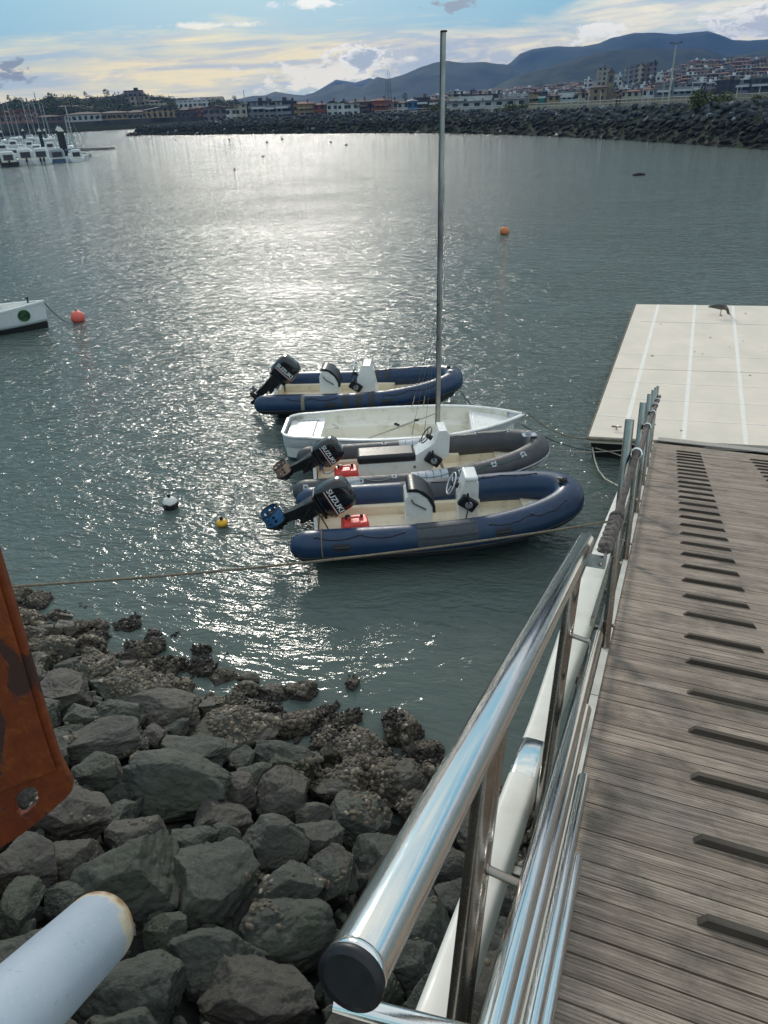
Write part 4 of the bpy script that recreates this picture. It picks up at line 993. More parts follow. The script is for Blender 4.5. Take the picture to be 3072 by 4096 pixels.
def rock_mesh(seed, sub=6, planes=15, rough=.05):
    rn = random.Random(seed); bm = bmesh.new(); bmesh.ops.create_icosphere(bm, subdivisions=sub, radius=1.)
    V = np.array([v.co[:] for v in bm.verts])
    for k in range(planes):
        n = np.array([rn.gauss(0, 1), rn.gauss(0, 1), rn.gauss(0, .8)]); n /= np.linalg.norm(n); d = rn.uniform(.56, .88)
        ex_ = V @ n - d; V -= np.outer(np.maximum(ex_, 0) * .985, n)
    off = Vector((seed * 7.3, seed * 3.1, seed * 1.7)); D = np.zeros(len(V)); nz = mnoise.noise
    for i, v in enumerate(V):
        q = Vector(v); w_ = q + Vector((nz(q * 2. + off), nz(q * 2. - off), 0)) * .25
        nn = nz(q * 1.4 + off) + .5 * nz(w_ * 3.1 + off) + .34 * nz(w_ * 6.7 + off) + .20 * nz(w_ * 14. + off) + .12 * nz(w_ * 29. + off)
        r1 = abs(nz(w_ * 2.6 + off * 2)); nn -= .75 * max(0, .10 - r1) / .10 * .5; r2 = abs(nz(w_ * 5.5 - off)); nn -= .35 * max(0, .12 - r2) / .12 * .5
        nn += .35 * (math.floor((nz(w_ * 1.9 + off * 3) + 1) * 4) / 4 - 1); D[i] = nn
    Nn = V / np.linalg.norm(V, axis=1)[:, None]; V = V + Nn * (D * rough * 1.7)[:, None]
    V /= np.abs(V).max(axis=0)
    for v, q in zip(bm.verts, V): v.co = q
    me = bpy.data.meshes.new('boulder'); bm.to_mesh(me); bm.free(); me.materials.append(rock_m)
    me.polygons.foreach_set('use_smooth', [True] * len(me.polygons)); return me
ROCKS = [rock_mesh(10 + k, 6) for k in range(10)]; ROCKS_LO = ROCKS
rr = random.Random(11); PLACED = []
ZONES = [  # px box -> landmark words
    ((0, 2200, 700, 2800), 'near the waterline by the rusty arm'), ((700, 2200, 1800, 3080), 'near the waterline by the gangway'),
    ((0, 2800, 620, 3420), 'beside the rusty arm'), ((620, 2800, 1300, 3420), 'in mid bank'), ((1300, 2800, 3072, 3420), 'under the handrail'),
    ((-900, 3420, 620, 4800), 'around the pale blue pipe'), ((620, 3420, 1250, 4800), 'between pale pipe and rail cap'), ((1250, 3420, 3072, 4800), 'below the rail cap')]
def zone_of(P):
    px, py, _ = proj(P)
    for (a, b, c2, d), wd in ZONES:
        if a <= px < c2 and b <= py < d: return wd
    return 'on the bank outside the view'
def put_rock(P, sx, sy, sz, lo=False, yaw=None, tl=18, big=False):
    me = rr.choice(ROCKS_LO if lo else ROCKS); o = bpy.data.objects.new('boulder', me); col.objects.link(o)
    yaw = rr.uniform(-.5, .5) + (math.pi if rr.random() < .5 else 0) if yaw is None else yaw
    o.matrix_basis = tr(*P) @ Matrix.Rotation(yaw, 4, 'Z') @ rot('X', rr.uniform(-tl, tl)) @ rot('Y', rr.uniform(-tl, tl)) @ Matrix.Diagonal((sx, sy, sz, 1))
    PLACED.append((Vector(P), max(sx, sy), o))
    wd = zone_of(P); sz_ = 'large angular' if max(sx, sy) > .48 else ('mid sized' if max(sx, sy) > .26 else 'small')
    low = P[2] < .35
    return tag(o, ('%s shell covered boulder %s' if low else '%s dark grey boulder %s') % (sz_, wd), 'boulder', ('shell covered boulders ' if low else '%s grey boulders ' % sz_) + wd)
A_ = [(310, 455, 250, 90), (480, 525, 320, 100), (225, 535, 200, 150), (600, 595, 290, 120), (765, 595, 175, 100), (430, 615, 165, 120), (300, 620, 140, 95), (380, 715, 370, 140), (820, 690, 380, 110), (700, 750, 290, 100), (1060, 775, 245, 150), (1325, 760, 270, 150), (380, 830, 160, 110), (560, 850, 340, 130), (1445, 830, 230, 130), (930, 835, 130, 90), (1065, 870, 190, 90), (190, 385, 140, 120), (480, 290, 115, 115), (500, 385, 120, 85), (620, 425, 150, 60), (130, 200, 120, 80), (100, 260, 130, 70), (260, 290, 130, 70), (330, 350, 150, 80), (720, 440, 150, 60), (650, 510, 170, 60), (960, 590, 140, 70), (1080, 640, 190, 60), (900, 520, 130, 60), (1010, 540, 150, 50), (1230, 650, 150, 60), (1550, 760, 160, 70), (820, 480, 130, 50), (100, 330, 120, 90), (560, 330, 80, 60)]
B_ = [(780, 190, 560, 300), (460, 120, 240, 170), (300, 310, 400, 250), (1110, 200, 190, 150), (1360, 70, 310, 150), (1330, 220, 250, 220), (660, 430, 310, 210), (340, 540, 270, 200), (120, 570, 300, 260), (60, 760, 190, 220), (580, 665, 480, 420), (1000, 675, 430, 420), (900, 440, 220, 140), (1270, 460, 330, 220), (1500, 440, 250, 200), (1340, 690, 350, 210), (1560, 620, 220, 200), (1350, 880, 470, 280), (1000, 1000, 520, 240), (640, 1150, 520, 340), (1200, 1190, 560, 300), (100, 990, 300, 220), (80, 1250, 360, 260)]
C_ = [(350, 70, 310, 160), (530, 190, 340, 220), (300, 400, 390, 250), (180, 700, 310, 230), (700, 1010, 330, 310), (600, 1210, 370, 240), (850, 840, 190, 220), (820, 640, 220, 180), (330, 1340, 420, 300), (760, 1450, 380, 260), (720, 420, 240, 190), (640, 330, 200, 160)]
lst = [(x * 1.085, 2200 + y * 1.085, w_ * 1.085, h * 1.085) for x, y, w_, h in A_] + [(x * .844, 3000 + y * .844, w_ * .844, h * .844) for x, y, w_, h in B_] + [(1200 + x * .7233, 3000 + y * .7233, w_ * .7233, h * .7233) for x, y, w_, h in C_]
for px, py, w_, h in lst:
    P, tt = bank_hit(px, py); sx = w_ / FPX * tt / 2 * 1.14; sh = h / FPX * tt / 2 * 1.2
    sz = min(sx * .85, sh * 1.0); sy = max(sh * 1.15, sx * .62)
    P = P - Vector((0, 0, sz * .30)) + Vector((0, sy * .15, 0)); put_rock(P, sx, sy, sz, yaw=rr.uniform(-.3, .3) + rr.choice((0, math.pi)), tl=12)
# individual encrusted rocks standing in the water
for px, py, w_, h in ((1600, 2860, 190, 210), (1410, 2705, 62, 80), (1200, 2730, 150, 120), (805, 2575, 90, 70), (1000, 2690, 110, 60), (620, 2560, 90, 90), (240, 2440, 120, 60), (400, 2480, 100, 60), (1480, 2990, 150, 70), (1380, 2850, 160, 90), (1300, 2820, 120, 60)):
    P, tt = bank_hit(px, py); P = atz(px, py + h * .25, .05); tt = (P - CAM).dot(_F); put_rock(P - Vector((0, 0, .05)), w_ / FPX * tt / 2, h / FPX * tt / 2 * .95, h / FPX * tt / 2 * .75, tl=10)
# more boulders filling the bank, and under the gangway
def free(x, y, r_): return all((Vector((x, y)) - p.xy).length > (q + r_) * .60 for p, q, _ in PLACED)
for rad, cnt in ((.42, 900), (.30, 1400), (.20, 2600)):
    for k in range(cnt):
        x = rr.uniform(-9.5, 4.2); y = rr.uniform(.6, 12.5); s_ = sdist(x, y)
        if s_ < -.25 or s_ > 5.6 or (x > 0.2 and y < 1.2): continue
        px, py, z_ = proj((x, y, bankz(x, y)))
        if z_ < .5 or px < -900 or px > 3300 or py > 4900: continue
        if rad == .20 and (s_ > 3.8 or px < -300 or px > 2600): continue
        r_ = rad * rr.uniform(.8, 1.2)
        if free(x, y, r_ * .9): put_rock(Vector((x, y, bankz(x, y) - r_ * .42)), r_, r_ * rr.uniform(.75, 1.), r_ * rr.uniform(.6, .8), lo=False)
print('BOULDERS', len(PLACED))
# the ground below them
mb = MB(); nx, ny = 90, 70; vs = []
for j in range(ny):
    for i in range(nx):
        x = -14 + 20 * i / (nx - 1); y = -3 + 18 * j / (ny - 1); vs.append((x, y, bankz(x, y) - .30 + .1 * mnoise.noise(Vector((x * 2, y * 2, 0)))))
mb.add(vs, [(j * nx + i, j * nx + i + 1, (j + 1) * nx + i + 1, (j + 1) * nx + i) for j in range(ny - 1) for i in range(nx - 1)], True)
tag(mb.build('rocky_bank', mat('dark_gravel', (.035, .033, .028), .9, 0, .5, 6., bump=.03, bscale=14)), 'dark gravel slope under the boulders', 'bank', kind='structure')
# small stones wedged between the boulders
def lowrock(seed, sub=2):
    rn = random.Random(seed); bm = bmesh.new(); bmesh.ops.create_icosphere(bm, subdivisions=sub, radius=1.); V = np.array([v.co[:] for v in bm.verts]); F_ = [tuple(v.index for v in f.verts) for f in bm.faces]; bm.free()
    for k in range(8):
        n = np.array([rn.gauss(0, 1) for _ in range(3)]); n /= np.linalg.norm(n); d = rn.uniform(.5, .8); V -= np.outer(np.maximum(V @ n - d, 0), n)
    return V, F_
LR = [lowrock(k) for k in range(8)]
mb = MB()
for k in range(3200):
    x = rr.uniform(-7, 2.6); y = rr.uniform(.8, 11); s_ = sdist(x, y)
    if s_ < .1 or s_ > 5: continue
    V, F_ = LR[k % 8]; q = rr.uniform(.03, .10) * (1.5 if rr.random() < .1 else 1); M = tr(x, y, bankz(x, y) - .20 + rr.uniform(0, .14)) @ Matrix.Rotation(rr.uniform(0, 6), 4, 'Z') @ rot('X', rr.uniform(-60, 60)) @ Matrix.Diagonal((q, q * rr.uniform(.6, .9), q * rr.uniform(.5, .8), 1))
    Mn = np.array(M)[:3]; mb.add((V @ Mn[:, :3].T + Mn[:, 3]).tolist(), F_, False)
tag(mb.build('rubble', rock_m), 'small stones wedged in the gaps between the boulders', 'rubble', kind='stuff')
# oysters and shells
bpy.context.view_layer.update()
allv = []; allf = []
for P, q, o in PLACED:
    if P.z > 2.6: continue
    o_ = len(allv); Mw = o.matrix_basis; allv += [Mw @ v.co for v in o.data.vertices]; allf += [tuple(i + o_ for i in p_.vertices) for p_ in o.data.polygons]
bvh = BVHTree.FromPolygons(allv, allf)
def shell_mat(nm, ca, cb, cc_):
    m = bpy.data.materials.new(nm); m.use_nodes = True; t = NT(m.node_tree); t.n.clear(); g = t.node('ShaderNodeNewGeometry').outputs['Position']
    c_ = t.mix(t.mr(t.noise(g, 9., 2), .35, .65), ca, cb); c_ = t.mix(t.mr(t.noise(g, 60., 4, .7), .55, .7, 0., .8), c_, cc_)
    c_ = t.mix(t.mr(t.node('ShaderNodeSeparateXYZ', Vector=g).outputs[2], .02, .18, .85, 0.), c_, (.022, .018, .014))
    t.node('ShaderNodeOutputMaterial', Surface=t.node('ShaderNodeBsdfPrincipled', Base__Color=c_, Roughness=.7, Normal=t.node('ShaderNodeBump', Height=t.noise(g, 160., 4), Strength=.8, Distance=.004))); return m
mb = MB(); r3 = random.Random(5); cnt = 0
for k in range(34000):
    hi_ = k >= 26000; s_ = abs(r3.gauss(0, .75)) - .15 if not hi_ else r3.uniform(.6, 3.2); a_ = r3.uniform(-1.5, 9.5); q = S0 + SE * a_ + SN * s_
    cl_ = mnoise.noise(Vector((q.x * 1.4, q.y * 1.4, 8)))
    if cl_ < (-.08 + max(0, s_ - .7) * .33 if not hi_ else .18) or (hi_ and mnoise.noise(Vector((q.x * 5, q.y * 5, 2))) < .12): continue
    h = bvh.ray_cast(Vector((q.x, q.y, 4)), Vector((0, 0, -1)))
    if h[0] is None or h[0].z < -.02 or h[0].z > (1.05 if not hi_ else 2.0) or h[1].z < .15: continue
    P_, N_ = h[0], h[1]; sz = r3.uniform(.018, .042) * (1.3 if r3.random() < .12 else 1)
    d, a1_, b1_ = basis((N_ + Vector((r3.gauss(0, .45), r3.gauss(0, .45), r3.gauss(0, .3)))).normalized()); th = r3.uniform(0, 6.3); u_ = a1_ * math.cos(th) + b1_ * math.sin(th); v_ = d.cross(u_)
    el_ = r3.uniform(.55, .85); n_ = 7; base = []; topv = []
    for j in range(n_):
        t_ = 2 * math.pi * j / n_; rj = sz * r3.uniform(.82, 1.15); base.append(P_ + u_ * math.cos(t_) * rj + v_ * math.sin(t_) * rj * el_ - d * .006); topv.append(P_ + u_ * math.cos(t_) * rj * .62 + v_ * math.sin(t_) * rj * el_ * .62 + d * sz * .42)
    vs = base + topv + [P_ + d * sz * .55]; fs = [(j, (j + 1) % n_, n_ + (j + 1) % n_, n_ + j) for j in range(n_)] + [(n_ + j, n_ + (j + 1) % n_, 2 * n_) for j in range(n_)]
    mb.cur = 1 if r3.random() < .10 else 0; mb.add(vs, fs, True); cnt += 1
print('SHELLS', cnt)
tag(mb.build('shells', [shell_mat('brown_shell', (.13, .105, .070), (.050, .040, .028), (.21, .18, .13)), shell_mat('pale_shell', (.34, .30, .23), (.20, .16, .12), (.50, .47, .40))]), 'oysters and shells crusting the boulders along the waterline', 'shells', kind='stuff')
# ragged dark mussel and weed clumps right at the waterline
mb = MB()
for k in range(9000):
    a_ = r3.uniform(-1.5, 9.5); s_ = r3.gauss(-.02, .30); q = S0 + SE * a_ + SN * s_
    if mnoise.noise(Vector((q.x * 2.1, q.y * 2.1, 30))) < .0: continue
    h = bvh.ray_cast(Vector((q.x, q.y, 4)), Vector((0, 0, -1)))
    if h[0] is None or h[0].z < -.05 or h[0].z > .34: continue
    P_ = h[0]; sz = r3.uniform(.02, .048); d, a1_, b1_ = basis(Vector((r3.gauss(0, .8), r3.gauss(0, .8), 1)).normalized())
    ring_ = [P_ + (a1_ * math.cos(t_ * 1.2566) + b1_ * math.sin(t_ * 1.2566)) * sz * r3.uniform(.35, .8) for t_ in range(5)]; tip = P_ + d * sz * r3.uniform(1.1, 2.0)
    mid = [r_.lerp(tip, .55) + (r_ - P_) * .5 for r_ in ring_]
    mb.add(ring_ + mid + [tip], [(j, (j + 1) % 5, 5 + (j + 1) % 5, 5 + j) for j in range(5)] + [(5 + j, 5 + (j + 1) % 5, 10) for j in range(5)], False)
tag(mb.build('mussel_clumps', mat('dark_mussels', (.022, .018, .015), .55, 0, .6, 30., base2=(.05, .038, .028))), 'ragged black mussels and weed along the waterline', 'mussels', kind='stuff')

# ------------------------------------------------------------------ rusty steel arm (left) and pale pipe (bottom left)
def rust_mat():
    m = bpy.data.materials.new('rusty_orange_paint'); m.use_nodes = True; t = NT(m.node_tree); t.n.clear()
    o = t.node('ShaderNodeTexCoord').outputs['Object']
    a = t.noise(o, 7., 8, .65, .6); b = t.noise(t.vmath('ADD', t.vmath('MULTIPLY', o, (2.6, 2.6, 1.)), (4.3, 1, .6)), 2.6, 7, .58, .4); c2 = t.noise(o, 26., 6, .7)
    c_ = t.mix(t.mr(a, .3, .7), (.26, .058, .014), (.125, .026, .012)); c_ = t.mix(t.mr(c2, .5, .75, 0., .6), c_, (.36, .12, .035))
    c_ = t.mix(t.mr(b, .595, .62), c_, t.mix(c2, (.075, .028, .018), (.045, .020, .016)))
    c_ = t.mix(t.mr(t.noise(o, 1.6, 4), .55, .75, 0., .7), c_, (.14, .022, .012))
    h = t.math('SUBTRACT', t.math('MULTIPLY', c2, .0012), t.math('MULTIPLY', t.mr(b, .595, .615), .0016))
    t.node('ShaderNodeOutputMaterial', Surface=t.node('ShaderNodeBsdfPrincipled', Base__Color=c_, Roughness=t.mr(b, .59, .61, .42, .85), Normal=t.node('ShaderNodeBump', Height=h, Strength=1., Distance=1.))); return m
RUST = rust_mat(); YA = 1.62
def ap(px, py, dy=0.): return aty(px, py, YA) + Vector((0, dy, 0))
base_ = ap(100, 3100)
arm = thing('rusty_steel_arm', tuple(base_), 'rusty orange steel arm with an oval hole, at the left edge', 'steel arm')
outl = [(-420, 1500), (-210, 1500), (0, 2240), (60, 2440), (125, 2660), (185, 2870), (232, 3020), (262, 3082), (282, 3120), (289, 3146), (284, 3170), (262, 3196), (180, 3268), (90, 3338), (0, 3396), (-120, 3460), (-420, 3560)]
hole = [(58, 3212), (62, 3190), (84, 3168), (108, 3152), (134, 3150), (148, 3166), (152, 3196), (140, 3222), (110, 3250), (84, 3262), (66, 3250)]
def plate(o1, h1, d0, d1, nm, m_):
    bm = bmesh.new(); Mi = arm.matrix_basis.inverted()
    loops = []
    for lp in (o1, h1):
        if not lp: continue
        vv = [bm.verts.new(Mi @ ap(*q, d0)) for q in lp]; loops.append([bm.edges.new((vv[i], vv[(i + 1) % len(vv)])) for i in range(len(vv))])
    ed = [e for l in loops for e in l]; r_ = bmesh.ops.triangle_fill(bm, edges=ed, use_beauty=True)
    fs = [f for f in r_['geom'] if isinstance(f, bmesh.types.BMFace)]
    ex = bmesh.ops.extrude_face_region(bm, geom=fs); bmesh.ops.translate(bm, verts=[v for v in ex['geom'] if isinstance(v, bmesh.types.BMVert)], vec=(0, d1 - d0, 0))
    bmesh.ops.recalc_face_normals(bm, faces=bm.faces); me = bpy.data.meshes.new(nm); bm.to_mesh(me); bm.free(); me.materials.append(m_)
    o = bpy.data.objects.new(nm, me); col.objects.link(o); o.parent = arm
    bv = o.modifiers.new('b', 'BEVEL'); bv.width = .004; bv.segments = 2; bv.limit_method = 'ANGLE'; bv.angle_limit = .9; return o
plate(outl, hole, 0, .022, 'front_plate', RUST)
plate([(-420, 1500), (-235, 1500), (-25, 2240), (35, 2440), (100, 2660), (160, 2870), (205, 3010), (228, 3072), (60, 3140), (-420, 3300)], None, -.012, -.0005, 'doubler_plate', RUST)
Mi = arm.matrix_basis.inverted(); mb = MB()
sp2 = [ap(*q, .022) for q in ((-210, 1500), (0, 2240), (125, 2660), (232, 3020), (282, 3120))]
mb.loft([[p + Vector((-.19, 0, 0)), p + Vector((-.17, 0, 0)), p + Vector((-.17, .12, 0)), p + Vector((-.19, .12, 0))] for p in sp2], True, True, False); mb.build('side_flange', RUST, arm, world=True)
# pale pipe
pe = atd(396, 3716, 1.22); pn = atd(-700, 4790, .66); ax = (pn - pe).normalized()
Mp = Matrix.LocRotScale(pe, ax.to_track_quat('Z', 'Y'), None)
pm = bpy.data.materials.new('pale_blue_painted_steel'); pm.use_nodes = True; t = NT(pm.node_tree); t.n.clear(); o = t.node('ShaderNodeTexCoord').outputs['Object']
zz = t.math('ADD', t.node('ShaderNodeSeparateXYZ', Vector=o).outputs[2], t.math('MULTIPLY', t.math('SUBTRACT', t.noise(o, 22., 6, .65), .5), .085))
c_ = t.mix(t.mr(t.noise(o, 6., 5), .4, .7), (.40, .47, .55), (.33, .41, .50)); c_ = t.mix(t.mr(t.noise(o, 75., 3, .6), .66, .70, 0., .55), c_, (.20, .24, .30)); c_ = t.mix(t.mr(t.noise(o, 170., 3, .6), .64, .70, 0., .5), c_, (.62, .66, .70))
c_ = t.mix(t.mr(zz, .026, .034, 0., 1.), t.mix(t.mr(zz, .006, .026), t.mix(t.noise(o, 40., 5), (.20, .085, .035), (.40, .27, .14)), (.60, .54, .42)), c_)
t.node('ShaderNodeOutputMaterial', Surface=t.node('ShaderNodeBsdfPrincipled', Base__Color=c_, Roughness=.45, Normal=t.node('ShaderNodeBump', Height=t.noise(o, 60., 5), Strength=.5, Distance=.001)))
PR = .0625; pipe = thing('painted_pipe', None, 'pale blue painted steel pipe with a rusty rim, bottom left corner', 'pipe', M=Mp)
mb = MB(); mb.lathe([(PR - .008, .001), (PR - .002, 0), (PR, .003), (PR, .62)], (0, 0, 0), (0, 0, 1), 56); mb.build('tube', pm, pipe)
MB().lathe([(PR - .010, .010), (PR - .009, -.0005)], (0, 0, 0), (0, 0, 1), 56).build('inner_face', mat('rust_brown', (.12, .055, .03), .9, 0, .5, 20.), pipe)
# ------------------------------------------------------------------ breakwater
WL = [(300, 552), (523, 544), (700, 541), (1000, 537), (1300, 534), (1536, 533), (1700, 533), (2000, 538), (2200, 546), (2400, 556), (2700, 574), (3072, 600), (3500, 640)]
CR = [(523, 538), (560, 509), (700, 498), (926, 479), (1200, 468), (1536, 458), (1700, 451), (2000, 447), (2200, 443), (2400, 438), (2700, 430), (3072, 414), (3500, 396)]
PRM = [(560, 505), (700, 495), (1000, 471), (1300, 462), (1536, 452), (1700, 443), (2050, 431), (2400, 417), (2700, 404), (3072, 391), (3500, 376)]
def ip(tab, x):
    if x <= tab[0][0]: return tab[0][1]
    for (a, b), (c_, d) in zip(tab, tab[1:]):
        if x <= c_: return b + (d - b) * (x - a) / (c_ - a)
    return tab[-1][1]
def hz(px): return YC - .05 * (px - 1536)
def hdir(px): d = ray(px, hz(px)); return Vector((d.x, d.y, 0)).normalized()
def wdist(px): return Vector(atz(px, ip(WL, px)).xy).length
def at_dist(px, py, D):
    """point on the pixel's ray at horizontal distance D"""
    d = ray(px, py); return CAM + d * (D / Vector((d.x, d.y)).length)
def crest(px): return at_dist(px, ip(CR, px), wdist(px) + (12 if px > 540 else 3))
def prom(px): return at_dist(px, ip(PRM, px), wdist(px) + 20)
XS = [523, 530, 545, 560] + list(range(600, 3520, 40)); TIP = 523
mb = MB(); rows = []
for px in XS:
    D = wdist(px); w0 = at_dist(px, ip(WL, px), D); w0.z = 0; hd = hdir(px); c_ = crest(px); c_.z = max(.3, c_.z)
    e = Vector((w0.x, w0.y, 0)) - hd * 2.2; rows.append([e + Vector((0, 0, -1.2)), w0, w0.lerp(c_, .5) - Vector((0, 0, .1)), c_, c_ + hd * 4 + Vector((0, 0, -.1)), c_ + hd * 60 + Vector((0, 0, -3.8 if px < 900 else -.6))])
mb.loft(rows, False, False, True)
mb.add(rows[0], [tuple(range(6))])
tag(mb.build('breakwater', mat('mound_earth', (.055, .058, .045), .9, 0, .4, .2, base2=(.035, .045, .025), mask=(.4, .6), bump=.2, bscale=.8, coord='Object', spec=.05)), 'long low rubble breakwater closing the far side of the harbour', 'breakwater', kind='structure')
rub_m = bpy.data.materials.new('armour_stone'); rub_m.use_nodes = True; t = NT(rub_m.node_tree); t.n.clear()
g = t.node('ShaderNodeNewGeometry'); gp_ = g.outputs['Position']; rp_ = g.outputs['Random Per Island']; zz = t.node('ShaderNodeSeparateXYZ', Vector=gp_).outputs[2]
oi = t.node('ShaderNodeObjectInfo').outputs['Random']; rv = t.math('FRACT', t.math('ADD', rp_, oi))
up_ = t.mix(rv, (.040, .047, .054), (.09, .10, .112)); lw = t.mix(rv, (.008, .009, .008), (.024, .026, .022)); base_t = t.mix(rv, (.012, .010, .008), (.05, .04, .03))
zn = t.math('ADD', zz, t.math('MULTIPLY', t.math('SUBTRACT', t.noise(gp_, .12, 4), .5), 2.4))
c_ = t.mix(t.mr(zn, 2.0, 3.0), lw, up_); c_ = t.mix(t.mr(zn, .7, .3, 0., 1.), c_, base_t); c_ = t.mix(t.mr(rv, .985, .99, 0., .6), c_, (.5, .5, .48))
c_ = t.mix(t.mr(t.noise(gp_, 1.5, 5), .4, .7, 0., .5), c_, (.03, .032, .03))
t.node('ShaderNodeOutputMaterial', Surface=t.node('ShaderNodeBsdfPrincipled', Base__Color=c_, Roughness=.85, Specular__IOR__Level=.2))
rb = random.Random(9); cand = []
px = 505.
while px < 3480:
    D = wdist(px); step = .80 / D * FPX * .92; px += step
    w0 = at_dist(px, ip(WL, px), D); w0.z = 0; c_ = crest(max(px, TIP)); c_.z = max(.4, c_.z); n_ = int(max(3, (c_ - w0).length / .92)) + 2
    for k in range(n_):
        u = (k + rb.uniform(-.4, .4)) / (n_ - 1.) * 1.08 - .05; P = w0.lerp(c_, u) + Vector((rb.uniform(-.6, .6), rb.uniform(-.6, .6), rb.uniform(-.15, .25)))
        cand.append((D, px, u, P, rb.uniform(.45, .82)))
near_ = [c for c in cand if 2790 < c[1] < 3060 and .15 < c[2] < 1.]
near_ = sorted(near_, key=lambda c: -c[4] / c[0])[:60]; ids = set(id(c) for c in near_)
mb = MB(); me_s = []
for k, (V, F_) in enumerate(LR):
    m_ = bpy.data.meshes.new('armour_stone'); m_.from_pydata([tuple(v) for v in V], [], F_); m_.materials.append(rub_m); me_s.append(m_)
for c in cand:
    D, px, u, P, s_ = c; M = tr(*P) @ Matrix.Rotation(rb.uniform(0, 6), 4, 'Z') @ rot('X', rb.uniform(-50, 50)) @ Matrix.Diagonal((s_, s_ * rb.uniform(.6, .9), s_ * rb.uniform(.45, .75), 1))
    if id(c) in ids:
        o = bpy.data.objects.new('armour_stone', rb.choice(me_s)); col.objects.link(o); o.matrix_basis = M
        up2 = P.z > 2.2; tag(o, 'grey armour stone high on the breakwater near the right edge' if up2 else 'dark armour stone low on the breakwater near the right edge', 'boulder', 'upper armour stones of the breakwater' if up2 else 'lower armour stones of the breakwater')
    else:
        V, F_ = LR[rb.randrange(8)]; Mn = np.array(M)[:3]; W_ = V @ Mn[:, :3].T + Mn[:, 3]; mb.add(W_.tolist(), F_, False)
tag(mb.build('riprap', rub_m), 'thousands of dark armour stones facing the breakwater', 'riprap', kind='stuff')
# parapet wall and railing of the promenade
def ribbon(name, xs, f0, f1, th, m_, label, cat, kind=None, parent=None):
    mb = MB(); rg = []
    for px in xs:
        hd = hdir(px); a, b = f0(px), f1(px); rg.append([a, b, b + hd * th, a + hd * th])
    mb.loft(rg, True, True, False); o = mb.build(name, m_, parent)
    return tag(o, label, cat, kind=kind)
xs = list(range(560, 3500, 60))
ribbon('parapet_wall', xs, lambda p: prom(p) - Vector((0, 0, 1.4)), lambda p: prom(p) - Vector((0, 0, .30 if p > 1600 else 0)), .4, mat('pale_parapet', (.30, .29, .25), .85, 0, .25, .3, spec=.05), 'long pale parapet wall running along the top of the breakwater', 'wall')
rl = thing('railing', tuple(prom(2600)), 'thin pale promenade railing on top of the breakwater wall', 'railing')
mb = MB(); xr = list(range(1500, 3480, 40)); mb.tube([prom(p) + Vector((0, 0, .55)) for p in xr], .05, 5); mb.tube([prom(p) + Vector((0, 0, .1)) for p in xr], .035, 5)
railm = mat('pale_rail', (.42, .41, .36), .6, 0, .2, .5); mb.build('rail', railm, rl, world=True)
for p in range(1520, 3440, 24): MB().tube([prom(p) - Vector((0, 0, .3)), prom(p) + Vector((0, 0, .55))], .035, 4).build('rail_post', railm, rl, world=True)
# the ground behind
mb = MB(); xs2 = [-900, -400] + list(range(0, 3900, 100)); rg = []
def gz(px, D):      # ground height behind the harbour
    r_ = max(0., (px - 1500) / 1500)
    return 2.2 + (min(D, 930) - 420 if D > 420 else 0) * (.003 + .036 * r_ ** 1.2) - max(0, D - 930) * .2 if px > 900 else 2.5 + max(0, D - 560) * .035
for px in xs2:
    base_ = Vector(prom(max(px, 700)).xy).length + 1.5 if px > 900 else 470
    row = []
    for D in (base_ - .5, base_, base_ * 1.15 + 10, 420, 480, 560, 680, 800, 950, 1200):
        D = max(D, base_ + .1 * len(row)); hd = hdir(px); row.append(Vector((hd.x * D, hd.y * D, (-2. if len(row) == 0 else gz(px, D)))))
    rg.append(row)
mb.loft(rg, False, False, True)
tag(mb.build('town_ground', mat('town_ground', (.045, .055, .030), .9, 0, .3, .02, base2=(.075, .060, .050), mask=(.45, .6), spec=.05)), 'low land behind the breakwater rising into the town', 'ground', kind='structure')

# left sea wall
SWX = [(-700, 548), (0, 537), (250, 531), (560, 514), (760, 506), (1000, 497), (1300, 486), (1600, 474)]
def swd(px): return 470 + (px - 0) * .01
def sw0(px): return at_dist(px, ip(SWX, px), swd(px))
mb = MB(); rg = []
for px in list(range(-700, 1500, 100)):
    hd = hdir(px); a = hd * swd(px); b = at_dist(px, ip(SWX, px) - 40, swd(px) + .5); a.z = -1; rg.append([a, Vector((b.x, b.y, b.z)), b + hd * 2.0, Vector((a.x, a.y, -1)) + hd * 2.5])
mb.loft(rg, True, True, False); tag(mb.build('sea_wall', mat('dark_sea_wall', (.075, .075, .068), .85, 0, .5, .08, base2=(.035, .035, .03), mask=(.45, .6), spec=.05)), 'tall dark sea wall below the houses on the left shore', 'wall')
mb = MB(); rg = []
for px in list(range(-700, 1400, 60)):
    hd = hdir(px); a = hd * (swd(px) - 5) ; b = hd * (swd(px) + .2); a.z = -.8; b.z = 1.6 + .3 * math.sin(px * .7); rg.append([a, b])
mb.loft(rg, False, False, True); tag(mb.build('wall_footing', mat('wet_footing', (.02, .02, .016), .8, bump=.3, bscale=.6, spec=.05)), 'dark rocky footing of the sea wall', 'footing', kind='structure')

